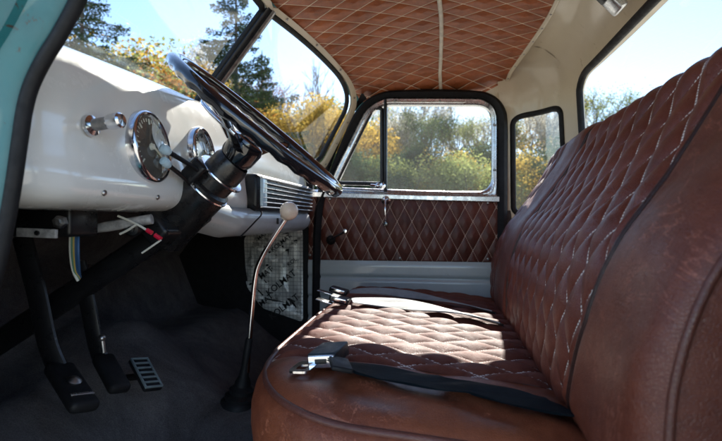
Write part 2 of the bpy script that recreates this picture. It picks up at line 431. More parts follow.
# plan curve of the rear wall from far B pillar, round the corner, across the back, to the near B pillar
XR = .475
plan = [(.225, 1.985), (.30, 1.965), (.375, 1.91), (.43, 1.82), (.46, 1.72), (XR, 1.58), (XR, CY)]
plan = [V(x, y, 0) for x, y in plan]; plan = plan + [V(p.x, 2 * CY - p.y, 0) for p in reversed(plan[:-1])]
plan_s = resample(spline(plan, 10), 160, closed=False)
def shell(u, z):
    f = u * (len(plan_s) - 1); i = min(int(f), len(plan_s) - 2); a, b = plan_s[i], plan_s[i + 1]; p = a.lerp(b, f - i)
    t = (b - a).normalized(); n = V(-t.y, t.x, 0)
    if n.dot(V(0, CY, 0) - p) < 0: n = -n
    if z < 1.02: ins = (z - .6) * .06 if z > .6 else 0; zz = z
    else:
        k = min((z - 1.02) / .20, 1.0); ins = .025 + .138 * (1 - math.cos(k * math.pi / 2)); zz = 1.02 + .155 * math.sin(k * math.pi / 2)
    q = p + n * ins; q.z = zz; return q
def uofY(Y):
    return min(range(len(plan_s)), key=lambda i: abs(plan_s[i].y - Y)) / (len(plan_s) - 1)
def patch(u0, u1, z0, z1, hole, rr, name, mat, nr=7):
    """shell patch with a rounded hole (u0,u1,z0,z1 of the opening)"""
    h0, h1, g0, g1 = hole
    ins = resample(rounded([V(h0, g0, 0), V(h1, g0, 0), V(h1, g1, 0), V(h0, g1, 0)], rr, 8), 128)   # opening outline
    cx, cz = (h0 + h1) / 2, (g0 + g1) / 2; out = []
    for p in ins:
        dx, dz = p.x - cx, p.y - cz; ks = []
        if abs(dx) > 1e-9: ks.append(((u1 if dx > 0 else u0) - cx) / dx)
        if abs(dz) > 1e-9: ks.append(((z1 if dz > 0 else z0) - cz) / dz)
        k = min(x for x in ks if x > 0); out.append(V(cx + dx * k, cz + dz * k, 0))
    for cu_ in (u0, u1):
        for cz_ in (z0, z1):
            k = min(range(128), key=lambda i: (abs(math.atan2(ins[i].y - cz, (ins[i].x - cx) * 2) - math.atan2(cz_ - cz, (cu_ - cx) * 2))))
            out[k] = V(cu_, cz_, 0)
    pts = []
    for a, b in zip(ins, out):
        for j in range(nr + 1):
            q = a.lerp(b, (j / nr)); pts.append(shell(min(max(q.x, 0), 1), q.y))
    mm = MB(); mm.grid(pts, 128, nr + 1, closeu=True)
    # jamb turned outward
    pts = []
    for a in ins:
        p = shell(a.x, a.y); o = (p - V(0, CY, p.z)); o.z = 0; o.normalize(); pts += [p, p + o * .03]
    mm.grid(pts, 128, 2, closeu=True)
    mm.build(name, mat, cab)
    return ins
ua, ub = uofY(1.745), 1 - uofY(1.745)
uq0, uq1 = uofY(1.975), uofY(1.80)
def window_at(ins, nm, label, cat):
    w = thing(nm, label, cat)
    pts = [shell(p.x, p.y) for p in ins]; c = sum(pts, Vector()) / len(pts)
    outw = []
    for p in pts:
        o = p - V(0, CY, p.z); o.z = 0; outw.append(o.normalized())
    m = MB(); m.tube(pts, .011, 10, closed=True); m.build('rubber_seal', M['rubber'], w)
    g = [p + o * .010 for p, o in zip(pts, outw)]
    # glass as a strip mesh following the curve
    n = len(g); cu = sum(p.x for p in ins) / n; cz = sum(p.y for p in ins) / n
    q = []
    for p in ins:
        for k in range(6):
            a = shell(cu + (p.x - cu) * k / 5, cz + (p.y - cz) * k / 5); o = a - V(0, CY, a.z); o.z = 0; q.append(a + o.normalized() * .010)
    m = MB(); m.grid(q, n, 6, closeu=True); m.build('glass_pane', M['dusty'] if cat == 'window' and 'corner' in nm else M['glass'], w); return w
rw0, rw1 = uofY(1.675), 1 - uofY(1.675)
ins_r = patch(ua, ub, .10, 1.22, (rw0, rw1, .60, 1.045), [.05, .05, .05, .05], 'rear_wall', M['cream'])
ins_q = patch(0, ua, .10, 1.22, (uq0 + .004, uq1, .60, .985), [.035, .035, .035, .035], 'corner_wall', M['cream'])
ins_n = patch(ub, 1, .10, 1.22, (1 - uq1, 1 - uq0 - .004, .60, .985), [.035] * 4, 'corner_wall', M['cream'])
for uc in (ua, ub):
    q = []
    for k in range(50):
        z = .10 + 1.12 * k / 49
        for du in (-.018, 0, .018):
            a = shell(uc + du, z); o_ = V(a.x - .0, a.y - CY, 0).normalized(); q.append(a + o_ * .004 + V(0, 0, .004 if z > 1.02 else 0))
    m = MB(); m.grid(q, 50, 3); m.build('wall_seam', M['cream'], cab, angle=180)
window_at(ins_r, 'rear_window', 'wide rear window with black rubber seal behind the backrest', 'window')
window_at(ins_q, 'corner_window', 'small rounded corner window between passenger door and rear window', 'window')
window_at(ins_n, 'corner_window', 'small rounded corner window behind the driver end of the backrest', 'window')

# headliner
def hz(x, y):
    t = (y - CY) / .80; e = (x + .05) / .42
    return 1.205 - .085 * abs(t) ** 2.4 - .028 * abs(e) ** 2.6
NX, NY = 60, 90; q = []
for j in range(NY):
    y = .365 + (1.995 - .365) * j / (NY - 1)
    t = abs(y - CY) / .80
    xf = -.445 + .105 * min(t, 1) ** 1.5 + .0; xr = .305 - .075 * max(0, t - .35) ** 1.5 / .52 + .12 * max(0, y - 1.86)
    zf = 1.158 - .06 * min(t, 1) ** 1.6; zr = 1.176 - .062 * min(t, 1) ** 3
    for i in range(NX):
        f = i / (NX - 1); x = xf + (xr - xf) * f; zb = zf + (zr - zf) * f
        q.append(V(x, y, zb + .035 * math.sin(math.pi * f) * (1 - min(t, 1) ** 4) - 1.6 * max(0, y - 1.88) ** 2))
m = MB(); m.grid(q, NY, NX); hl = m.build('headliner', M['head'], cab, angle=180)
i0 = 34; q = []
m = MB(); m.tube([V(q_.x, q_.y, q_.z - .002) for q_ in [Vector(hl.data.vertices[j * NX + i0].co) for j in range(0, NY)]], .0065, 8, flat=.4, up=(0, 0, 1)); sub(m.build('seam_strip', simple('seam_trim', (.55, .47, .36), .4), cab), hl)
# retaining strip along the headliner's rear edge
re_ = [Vector(hl.data.vertices[j * NX + NX - 1].co) for j in range(NY)]
m = MB(); m.tube([p + V(.002, 0, -.002) for p in re_], .007, 8, flat=.5, up=(.3, 0, 1)); m.build('edge_trim', M['cream'], cab)
for j in range(4, NY, 5): screw('screw', re_[j] + V(.002, 0, -.005), V(.2, 0, -1), .004, .0025, M['steel'], cab, hl)
# outer roof skin (teal) closing everything
q = []
for j in range(41):
    y = .33 + (2 * CY - .66) * j / 40; t = abs(y - CY) / (CY - .33)
    for i in range(41):
        f = i / 40; x0 = -.50 + .14 * t ** 1.5; x1 = .50 - .22 * t ** 2.2; x = x0 + (x1 - x0) * f
        e = abs(2 * f - 1)
        q.append(V(x, y, 1.235 + .03 * (1 - t * t) - .12 * t ** 7 - .075 * e ** 6))
m = MB(); m.grid(q, 41, 41); m.build('roof_skin', M['teal'], cab, angle=180)
# header: closes between roof skin front edge and windshield trim, both halves
m = MB()
hd = [ws(u, -.10, 1) for u in [k / 20 for k in range(21)]]
hn = [ws(u, -.10, -1) for u in [k / 20 for k in range(20, -1, -1)]]
line = hn[:-1] + hd
m.ruled([p + V(.0, 0, 0) for p in line], [V(p.x + .03, p.y, p.z + .0) + V(.02, 0, .075) for p in line], 2)
m.ruled([p + V(.004, 0, 0) for p in line], [p + V(-.03, 0, .07) for p in line], 2)
m.build('windshield_header', M['cream'], cab)

# near side frame: A pillar (teal, painted jamb), sill, roof rail
ap = [(-.292, 1.09), (-.315, 1.00), (-.355, .92), (-.405, .825), (-.452, .745), (-.486, .685), (-.504, .62), (-.522, .54), (-.560, .40), (-.60, .15)]
AY = .49
apts = spline([on_y(x, y, AY) for x, y in ((132, -125), (104, -60), (78, 0), (60, 34), (45, 58), (32, 84), (25, 108), (20, 140), (14, 182), (7, 222), (-3, 268), (-16, 320), (-34, 400), (-50, 470))], 5)
seal = MB(); seal.tube([p for p in apts], .0088, 12)
m = MB(); N = len(apts); q = []
prof = [(.0, .012), (-.010, -.002), (-.020, -.010), (-.046, -.018), (-.049, -.027), (-.052, -.020), (-.064, -.026), (-.072, -.036), (-.078, -.028), (-.110, -.05), (-.118, -.062), (-.128, -.060), (-.22, -.06), (-.40, -.055), (-.62, -.045), (-.88, -.02)]
for p in apts:
    for dx, dy in prof: q.append(p + V(max(dx, -.88 if p.z < .80 else (-.88 + (p.z - .80) * 9.2 if p.z < .88 else -.145)), dy, 0))
m.grid(q, N, len(prof)); m.build('front_pillar', M['teal'], cab, angle=50, label='chipped teal front pillar beside the dashboard')
seal.build('door_seal', M['rubber'], cab)
# inner side of the near A pillar to the windshield
A_ = resample(apts, 40, closed=False)
B_ = resample([ws(1.06, v, -1) for v in [k / 20 for k in range(-2, 21)]] + [V(-.58, .53, .62), V(-.64, .53, .4), V(-.72, .53, .15)], 40, closed=False)
m = MB(); m.ruled([p + V(0, .006, 0) for p in A_], B_, 3); m.build('pillar_lining', M['black'], cab)
m = MB(); m.box((.0, .40, 1.135), (.62, .09, .07), bev=.02); m.build('roof_rail', M['teal'], cab); m = MB(); m.box((.01, 1.995, 1.150), (.66, .07, .10), bev=.02); m.build('roof_rail', M['cream'], cab)
m = MB(); m.box((.0, .40, .03), (1.1, .16, .12), bev=.02); m.build('door_sill', M['teal'], cab)
m = MB(); m.box((.33, .37, .60), (.10, .07, 1.05), bev=.02); m.build('rear_pillar', M['teal'], cab)

# floor, toe board, firewall
q = []
for j in range(31):
    y = .36 + (2.03 - .36) * j / 30
    for i in range(60):
        x = .48 - 1.86 * i / 59
        if x > -.60: z = 0.0
        else: z = min(((-.60 - x)) * .75, .20)
        hump = .10 * math.exp(-((y - 1.22) / .17) ** 2) * (1 / (1 + math.exp((x + .30) * 18)))
        if x < -1.06: z = .20 + (-1.06 - x) * 2.4
        q.append(V(x, y, z + hump + .004 * math.sin(x * 31 + y * 17) + .003 * math.sin(y * 43 - x * 9)))
m = MB(); m.grid(q, 31, 60); m.build('floor_mat', M['floor'], cab, angle=180)
m = MB(); m.ruled([V(-1.25, .42, .3), V(-1.25, 2.0, .3)], [V(-.86, .42, .80), V(-.86, 2.0, .80)], 4); m.ruled([V(-.86, .42, .80), V(-.86, 2.0, .80)], [V(-.60, .42, .83), V(-.60, 2.0, .83)]); m.build('firewall', M['floor'], cab)
m = MB(); m.box((-.98, .480, .42), (.70, .02, .74)); m.build('kick_panel', M['rubber'], cab)
m = MB(); m.box((-.94, 1.985, .40), (.80, .02, .86)); m.build('kick_panel', M['rubber'], cab)
m = MB(); m.box((.36, 1.985, .32), (.30, .02, .60)); m.box((0.0, 1.99, .07), (1.1, .04, .12)); m.build('side_wall', M['black'], cab)

# far A pillar lining: between windshield trim and door seal
DY = 1.95
def outl(pxs, Y=DY): return [on_y(x, y, Y) for x, y in pxs]
seal_out = outl([(312, 330), (314, 222), (323, 192), (336, 155), (349, 124), (357, 110), (368, 99), (384, 92), (404, 90), (440, 89.5), (477, 91), (490, 94), (499, 100), (505, 109), (507.5, 122), (507.5, 164), (507.5, 215), (507.5, 290)])
seal_in = outl([(320, 330), (322, 222), (331, 181), (347, 147), (360, 121), (366, 111), (376, 103), (388, 98.5), (404, 98.5), (440, 98.5), (477, 99), (485, 101), (491, 105), (495, 111), (497, 122), (497, 164), (497, 215), (497, 290)])
si_s = spline(seal_in, 6)
so_s = spline(seal_out, 6)
fr_edge = resample(so_s[6:37], 40, closed=False)[::-1]        # from the top down along the front
B_ = resample([ws(1.075, v, 1) for v in [k / 20 for k in range(-2, 22)]], 40, closed=False)
m = MB(); m.ruled([p + V(-.004, -.0, 0) for p in fr_edge], B_, 3); m.build('pillar_lining', M['black'], cab)
m = MB(); q = []
for a, b in zip(so_s, si_s): q += [a + V(0, .02, 0), a + V(0, -.004, 0), a.lerp(b, .15) + V(0, -.016, 0), a.lerp(b, .4) + V(0, -.022, 0), a.lerp(b, .7) + V(0, -.014, 0), a.lerp(b, .95) + V(0, -.006, 0), b + V(0, .03, 0)]
m.grid(q, len(so_s), 7); m.build('door_seal', M['rubber'], cab)
# strip above the far door to the headliner, and B pillar to the shell edge
top = resample(so_s[63:], 50, closed=False)
edge = [shell(0.0, max(min(p.z + .01, 1.10), .12)) for p in top]
m = MB(); m.ruled(top, edge, 4); m.build('pillar_panel', M['cream'], cab)
m = MB(); q = []
for z in [.12 + 1.1 * k / 30 for k in range(31)]:
    a = shell(0, z); q += [a, V(.222, 1.955, min(a.z, 1.13))]
m.grid(q, 31, 2); m.build('pillar_panel', M['cream'], cab)

# foil mat with its printing on the kick panel
fm_px = [(252, 222), (300, 217), (303, 235), (303, 322), (262, 308), (246, 285), (244, 240)]
ins_ = thing('sound_deadening_mat', 'crinkled silver foil insulation mat with black printing on the kick panel', 'insulation mat')
FO = rounded(outl(fm_px, 1.972), .02, 4)
cx = sum(FO, Vector()) / len(FO); m = MB(); q = []
for k in range(15):
    for p in FO:
        a = cx.lerp(p, k / 14); q.append(a + V(0, .003 * math.sin(a.x * 70 + a.z * 90) + .0015 * math.sin(a.z * 260 - a.x * 120), 0))
m.grid(q, 15, len(FO), closev=True); m.build('foil_sheet', M['foil'], ins_, angle=180)
def text(name, body, size, mat, loc, rot, parent, ext=.0006, font_bold=True, shear=0):
    c = bpy.data.curves.new(name, 'FONT'); c.body = body; c.size = size; c.extrude = ext; c.align_x = 'CENTER'; c.align_y = 'CENTER'; c.offset = size * .012; c.shear = shear
    o = bpy.data.objects.new(name, c); COL.objects.link(o); dg = bpy.context.evaluated_depsgraph_get()
    me = bpy.data.meshes.new_from_object(o.evaluated_get(dg)); COL.objects.unlink(o); bpy.data.objects.remove(o)
    mo = bpy.data.objects.new(name, me); me.materials.clear(); me.materials.append(mat); COL.objects.link(mo)
    mo.location = Vector(loc) - (parent.location if parent else Vector()); mo.rotation_euler = rot; mo.parent = parent; return mo
for (px, py, s, b) in [(281, 283, .050, 'KOLMAT'), (266, 273, .044, 'MAT'), (284, 307, .050, 'KOLMAT'), (266, 300, .044, 'MAT'), (281, 243, .034, 'KOLMAT'), (262, 236, .030, 'MAT'), (292, 262, .03, 'KOL')]:
    text('printed_word', b, s * .78, M['ink'], on_y(px, py, 1.964), (R(90), R(-38), 0), ins_)

# ------------------------------------------------------------------ passenger door
door = thing('passenger_door', 'far passenger door with quilted oxblood trim panel and chrome window frame', 'door')
fr_out = rounded(outl([(327, 186), (376, 100), (497, 100), (498, 200), (326, 196)]), [.01, .09, .07, .01, .01], 8)
gl_main = rounded(outl([(387, 105), (491, 106), (491, 192), (387, 190)]), [.01, .055, .06, .01], 8)
gl_vent = rounded(outl([(336, 183), (373, 108), (382, 108), (382, 184)]), [.02, .045, .01, .01], 8)
# frame as ring from outer outline to an inner outline embracing both glasses
fi = rounded(outl([(336, 187), (375, 105.5), (491.5, 106), (491.5, 192), (420, 190.5)]), [.02, .07, .06, .06, .001], 8)
N = 140
fo = resample(outl([(497.5, 198), (420, 197), (326, 194)]) + [p for p in si_s[11:92]], N)
fi2 = resample(fi, N)
# align by angle from a centre
c0 = on_y(425, 150, DY)
def by_angle(path, n=180):
    P = resample(path, 900); out = []
    ang = [math.atan2(p.z - c0.z, p.x - c0.x) for p in P]
    for k in range(n):
        a = -math.pi + 2 * math.pi * k / n; i = min(range(len(P)), key=lambda i: abs((ang[i] - a + math.pi) % (2 * math.pi) - math.pi)); out.append(P[i])
    return out
FO_, FI_ = by_angle(fo), by_angle(fi2); q = []
for a, b in zip(FO_, FI_):
    q += [a + V(0, .012, 0), a + V(0, -.006, 0), a.lerp(b, .2) + V(0, -.014, 0), a.lerp(b, .45) + V(0, -.010, 0), a.lerp(b, .55) + V(0, -.012, 0), a.lerp(b, .85) + V(0, -.008, 0), b + V(0, .0, 0), b + V(0, .02, 0)]
m = MB(); m.grid(q, 180, 8, closeu=True); wf = m.build('window_frame', M['alu'], door, angle=60)
for px, py in [(395, 101), (440, 101), (486, 103), (494, 125), (494, 170), (355, 143)]: screw('screw', on_y(px, py, DY - .014), V(0, -1, 0), .005, .003, M['steel'], door, wf)
m = MB(); gm = resample(gl_main, 60); m.add([p + V(0, .008, 0) for p in gm], [tuple(range(60))]); m.build('window_glass', M['dusty'], door)
m = MB(); gv = resample(gl_vent, 60); m.add([p + V(0, .002, 0) for p in gv], [tuple(range(60))]); vg = m.build('vent_glass', M['dusty'], door)
m = MB(); m.tube([p + V(0, 0, 0) for p in gv], .0085, 10, closed=True); vf = m.build('vent_frame', M['black'], door)
m = MB(); p0 = on_y(385.5, 100, DY - .006); p1 = on_y(385.5, 192, DY - .006); m.tube([p0, p1], .010, 8, flat=.8, up=(1, 0, 0)); m.build('division_bar', M['black'], door)
m = MB(); a = on_y(378, 186, DY - .02); m.tube([a + V(-.03, 0, .003), a, a + V(.028, -.006, -.004)], .006, 8); m.ball(a + V(0, -.006, 0), .012, 12); m.lathe([(.012, 0), (.012, .01), (0, .012)], a + V(.02, 0, 0), V(0, -1, 0), 12); sub(m.build('vent_latch', M['chrome'], door), vf)
# skin around: sill
def zx(px, py): p = on_y(px, py, DY); return p.x, p.z
xl, _ = zx(308, 200); xr, _ = zx(499, 200)
m = MB(); q = []
for k in range(21):
    f = k / 20; x = xl + (xr - xl) * f; zt = on_y(326 + 170 * f, 191 + 5 * f, DY).z
    q += [V(x, DY + .03, zt + .008), V(x, DY + .004, zt + .008), V(x, DY - .012, zt - .004), V(x, DY - .012, zt - .022), V(x, DY - .002, zt - .026)]
m.grid(q, 21, 5); m.build('window_sill', M['alu'], door)
zt0, zb0 = on_y(400, 196, DY).z, on_y(400, 260, DY).z
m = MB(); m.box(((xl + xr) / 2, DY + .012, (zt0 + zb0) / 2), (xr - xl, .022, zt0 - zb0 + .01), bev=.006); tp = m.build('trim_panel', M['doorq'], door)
for px, py in [(310, 255), (400, 258), (488, 259), (404, 200), (488, 203), (330, 199)]: screw('screw', on_y(px, py, DY), V(0, -1, 0), .006, .004, M['steel'], door, tp)
q = []; zz0 = .10
for i in range(31):
    x = xl + (xr + .03 - xl) * i / 30
    for j in range(50):
        z = zz0 + (zb0 - .004 - zz0) * j / 49
        g = 0
        for zc in (.345, .262, .18): g += .012 * math.exp(-((z - zc) / .006) ** 2)
        e = min(abs(z - zb0 + .004), .02) / .02
        q.append(V(x, DY + .006 + g - .006 * e, z))
m = MB(); m.grid(q, 31, 50); m.build('lower_panel', M['silver'], door, angle=180)
m = MB(); m.box(((xl + xr) / 2, DY + .045, .37), (xr - xl + .08, .03, .56)); m.build('door_shell', M['teal'], door)
# crank handles
def crank(px0, py0, px1, py1, knob, nm, lab, shaft):
    a = on_y(px0, py0, DY - .004); b = on_y(px1, py1, DY - .035); m = MB()
    m.lathe([(.020, 0), (.019, .006), (.012, .012), (.009, .03), (0, .034)], a, V(0, -1, 0), 20)
    mid = a.lerp(b, .5) + V(0, -.022, 0)
    m.tube(spline([a + V(0, -.028, 0), mid, b + V(0, .004, 0)], 6), [.0075] * 6 + [.006] * 7, 10, flat=.6)
    h = m.build(nm, shaft, door, label=lab)
    k = MB(); k.lathe([(0, .028), (.008, .027), (.011, .02), (.008, .008), (.006, 0)], b, V(0, -1, 0), 16); sub(k.build('knob', knob, door), h)
crank(386, 200, 386, 224, M['gblack'], 'window_crank', 'chrome window crank hanging straight down', M['chrome'])
crank(331, 240, 346, 231, M['chrome'], 'door_handle', 'black inside door handle with chrome knob', M['black'])

# ------------------------------------------------------------------ bench seat
seat = thing('bench_seat', 'worn oxblood leather bench seat with diamond quilting', 'seat', (0, 1.15, 0))
Wq, Hq = .076, .130
def quilt_h(a, b, A):
    return A * (abs(math.sin(math.pi * a)) * abs(math.sin(math.pi * b))) ** .50
Y0, Y1 = .64, 1.88
CR = .235                      # near front corner radius (in X), in Y
def xfront(Y):
    if Y < Y0 + .30: t = (Y0 + .30 - Y) / .30; return -.095 - CR * math.sqrt(max(1 - t * t, 0))
    if Y > Y1 - .10: t = (Y - Y1 + .10) / .10; return -.275 - .08 * math.sqrt(max(1 - t * t, 0))
    f = (Y - Y0 - .3) / (Y1 - .1 - Y0 - .3); return -.335 - .020 * f
XB = .26
def edge_d(X, Y): return min(X - xfront(Y), Y - Y0 + .0, Y1 - Y)
def ctop(X, Y):
    f = (X + .35) / .6
    z = .332 - .040 * f ** 2 - .012 * ((Y - 1.2) / .65) ** 2
    if X > .14: z -= (X - .14) ** 2 * 2.2
    e = max(edge_d(X, Y), 0); z -= .020 * math.exp(-e / .022)
    # sitting hollows
    z -= .008 * math.exp(-((Y - .95) / .22) ** 2 - ((X - .02) / .16) ** 2)
    return z
ysamp = [Y0 + .3 * (1 - math.cos(math.pi / 2 * k / 70)) for k in range(70)] + [Y0 + .3 + (Y1 - .1 - Y0 - .3) * k / 240 for k in range(241)] + [Y1 - .1 + .1 * math.sin(math.pi / 2 * k / 20) for k in range(1, 21)]
QY0 = .865                     # where the quilted panel begins
NXc = 190
def make_top(ys, quilt):
    q, uv = [], []
    for Y in ys:
        xf = xfront(Y)
        for i in range(NXc):
            X = xf + (XB - xf) * i / (NXc - 1); z = ctop(X, Y)
            a = Y / Wq + X / Hq; b = Y / Wq - X / Hq
            if quilt:
                e = min(edge_d(X, Y) / .03, 1, max((Y - QY0) / .012, 0)); z += quilt_h(a, b, .0115) * max(e, 0)
            else:
                z += .0045 * math.sin(X * 37 + Y * 21) * math.sin(Y * 47) * min(edge_d(X, Y) / .05, 1) + .006 * min((QY0 - Y) / .05, 1)
            q.append(V(X, Y, z)); uv.append((a, b))
    m = MB(); m.grid(q, len(ys), NXc, uv=uv); return m
cush = MB()
make_top([y for y in ysamp if y < QY0] + [QY0], False).build('cushion_side_panel', M['seat'], seat, angle=180)
make_top([QY0] + [y for y in ysamp if y > QY0], True).build('cushion_quilted_top', M['seatq'], seat, angle=180)
outline = [V(XB - (XB - xfront(Y0)) * k / 20, Y0, 0) for k in range(20)] + [V(xfront(y), y, 0) for y in ysamp]
outline = resample(outline, 220, closed=False)
q = []
for i, p in enumerate(outline):
    a = outline[max(i - 1, 0)]; b = outline[min(i + 1, 219)]; t = (b - a).normalized(); n = V(t.y, -t.x, 0)
    n = n if n.dot(p - V(0.0, 1.3, 0)) > 0 else -n
    z0 = ctop(p.x, p.y)
    for d, dz in ((0, 0), (.009, -.004), (.017, -.016), (.022, -.038), (.025, -.072), (.024, -.11), (.018, -.15), (.008, -.19), (-.004, -.24), (-.02, -.30)):
        w = .0035 * math.sin(i * .23) * math.sin(dz * 40)
        q.append(V(p.x, p.y, z0 + dz) + n * (d + w))
m = MB(); m.grid(q, 220, 10); m.build('cushion_side', M['seat'], seat, angle=180)
m = MB(); m.tube([V(p.x, p.y, ctop(p.x, p.y) + .001) for p in outline], .0065, 10); m.build('cushion_piping', M['piping'], seat)
m = MB(); m.box((-.03, 1.22, .06), (.52, 1.2, .09)); m.build('seat_base', M['black'], seat)

# backrest
pz = [.20, .27, .31, .345, .446, .54, .61, .64, .74, .79]
pxx = [.228, .202, .186, .180, .185, .213, .260, .282, .345, .368]
PS = spline([V(x, 0, z) for x, z in zip(pxx, pz)], 8)
Lp = [0]
for a, b in zip(PS, PS[1:]): Lp.append(Lp[-1] + (b - a).length)
LT = Lp[-1]
def prof_at(s):
    xs_ = interp(s, Lp, [p.x for p in PS]); zs_ = interp(s, Lp, [p.z for p in PS])
    return xs_, zs_
BY0, BY1 = .465, 1.885
def ztopf(Y):
    t = max(0, (Y - 1.60) / (BY1 - 1.60)); t2 = max(0, (.60 - Y) / .165)
    return 1 - .30 * (1 - math.sqrt(max(0, 1 - min(t, 1) ** 2.2))) - .10 * (1 - math.sqrt(max(0, 1 - min(t2, 1) ** 2)))
def pipeY(s):      # near quilt boundary, slanting
    return interp(s / LT, [0, .18, .40, .55, .8, 1.0], [.79, .735, .655, .640, .655, .665])
ROLL = .055
def back_pt(Y, s, d=0):
    """s along the front profile; past LT it rolls over the top; d lifts along the normal"""
    k = ztopf(Y)
    x, z = prof_at(min(s, LT)); x2, z2 = prof_at(min(s, LT) - .004)
    tn = V(x - x2, 0, z - z2).normalized(); n = V(-tn.z, 0, tn.x)
    if s > LT:
        a = (s - LT) / ROLL; c = V(x, 0, z) - n * ROLL
        n2 = n * math.cos(a) + tn * math.sin(a); p = c + n2 * ROLL; n = n2; x, z = p.x, p.z
    zz = .2 + (z - .2) * k; xx = x if k > .999 else x + (.02 * (1 - k))
    # roll off at both ends
    te = max(0, (BY0 + .05 - Y) / .05); xx += .018 * (1 - math.sqrt(max(0, 1 - min(te, 1) ** 2)))
    te = max(0, (Y - BY1 + .09) / .09); xx += .06 * (1 - math.sqrt(max(0, 1 - min(te, 1) ** 2)))
    return V(xx, Y, zz) + n * d
STOP = LT + ROLL * math.pi * .62
SY0 = lambda s: 1.38 - .07 * min(s / LT, 1)          # plain strip between the two quilted panels
SY1 = lambda s: 1.68 - .16 * min(s / LT, 1)
def back_panel(name, fa, fb, ny, quilt, mat, puff=0.0115, ns=210):
    q, uv = [], []
    for j in range(ny):
        f = j / (ny - 1)
        for i in range(ns):
            s = STOP * i / (ns - 1); ya, yb = fa(s), fb(s); Y = ya + (yb - ya) * f
            a = Y / Wq + s / Hq; b = Y / Wq - s / Hq
            e = min(f * (yb - ya), (1 - f) * (yb - ya))
            if quilt: d = quilt_h(a, b, puff) * min(e / .012, 1)
            else: d = (.007 if fa is BOL else .013) * min(1, (e / .02)) ** .5 + .0025 * math.sin(s * 23 + Y * 31) * min(1, e / .03)
            q.append(back_pt(Y, s, d)); uv.append((a, b))
    m = MB(); m.grid(q, ny, ns, uv=uv); return m.build(name, mat, seat, angle=180)
sl = lambda s: -.02 * (s / LT - .5)
BOL = lambda s: BY0
back_panel('backrest_bolster', BOL, pipeY, 60, False, M['back'])
back_panel('backrest_quilted_panel', pipeY, SY0, 230, True, M['backq'])
back_panel('backrest_strip', SY0, SY1, 30, False, M['back'])
back_panel('backrest_far_panel', SY1, lambda s: BY1, 80, True, M['backq'])
def pipe(fy, r=.005, d=.004):
    return [back_pt(fy(STOP * k / 60), STOP * k / 60, d) for k in range(61)]
m = MB(); m.tube(pipe(pipeY, d=.003), .0042, 10); m.build('backrest_piping', M['pipedark'], seat)
m = MB(); m.tube(pipe(SY0), .005, 10); m.build('backrest_piping', M['pipedark'], seat)
m = MB(); m.tube(pipe(SY1), .005, 10); m.build('backrest_piping', M['pipedark'], seat)
m = MB(); m.tube(pipe(lambda s: BY0, d=.001), .0045, 10); m.build('backrest_piping', M['piping'], seat)
# end faces and rear
for Y, nm in ((BY0, 'backrest_end'), (BY1, 'backrest_end')):
    q = []
    for k in range(61):
        p = back_pt(Y, STOP * k / 60)
        for f in range(6): t = f / 5; q.append(V(p.x + (.455 - p.x) * t, Y - (1 if Y < 1 else -1) * .012 * math.sin(t * math.pi), p.z - .0 * t))
    m = MB(); m.grid(q, 61, 6); m.build(nm, M['back'], seat, angle=180)
q = []
for k in range(40):
    Y = BY0 + (BY1 - BY0) * k / 39; p = back_pt(Y, STOP); q += [p, V(.455, Y, p.z - .03), V(.455, Y, .15)]
m = MB(); m.grid(q, 40, 3); m.build('backrest_rear', M['back'], seat)

# ------------------------------------------------------------------ dashboard
dash = thing('dashboard', 'glossy off-white metal dashboard with round gauges behind the steering wheel', 'dashboard', (-.55, 1.17, .7))
# section (X offset from face, z), swept along Y; face bows out a little at the centre
dsec = [(-.16, .868), (-.10, .858), (-.055, .842), (-.030, .825), (-.014, .800), (-.004, .770), (.004, .735), (.006, .700), (.010, .665), (.014, .640), (.008, .618), (-.012, .603), (-.05, .596), (-.12, .598)]
ds = spline([V(x, 0, z) for x, z in dsec], 5)
def face_x(Y): return -.520 - .018 * math.cos((Y - CY) / .75 * math.pi / 2) * .0 + .0
def dpt(Y, i):
    p = ds[i]; t = max(0, (.61 - Y) / .105); tb = max(0, (Y - 1.75) / .14)
    sh = 1 - math.sqrt(max(0, 1 - min(t, 1) ** 2)); sb = 1 - math.sqrt(max(0, 1 - min(tb, 1) ** 2))
    zc = .72; c = (sh + sb)
    arch = .025 * math.cos(min(1, abs(Y - 1.22) / .7) * math.pi / 2)
    zz = zc + (p.z - zc) * (1 - .22 * c) + (arch if p.z > .72 else arch * .0) * max(0, min(1, (p.z - .72) / .1))
    lift = -.055 * max(0, min(1, (Y - 1.02) / .25)) if p.z < .66 else 0
    return V(face_x(Y) + p.x - .07 * c, Y, zz + lift * (1 - min(1, (p.z - .59) / .07)) if p.z < .66 else zz)
ysd = [.505 + .105 * (1 - math.cos(math.pi / 2 * k / 14)) for k in range(14)] + [.61 + (1.75 - .61) * k / 60 for k in range(61)] + [1.75 + .14 * math.sin(math.pi / 2 * k / 10) for k in range(1, 11)]
q = []
for Y in ysd:
    for i in range(len(ds)): q.append(dpt(Y, i))
m = MB(); m.grid(q, len(ysd), len(ds)); m.build('dash_panel', M['dash'], dash, angle=180)
q = [dpt(ysd[0], i) for i in range(len(ds))]; c = sum(q, Vector()) / len(q) + V(-.03, 0, 0)
m = MB(); m.add(q + [c], [(i, i + 1, len(q)) for i in range(len(q) - 1)]); m.build('dash_end', M['dash'], dash); m = MB(); q2 = [dpt(ysd[-1], i) for i in range(len(ds))]; c = sum(q2, Vector()) / len(q2); m.add(q2 + [c], [(i, i + 1, len(q2)) for i in range(len(q2) - 1)])
m.build('dash_end', M['dash'], dash)
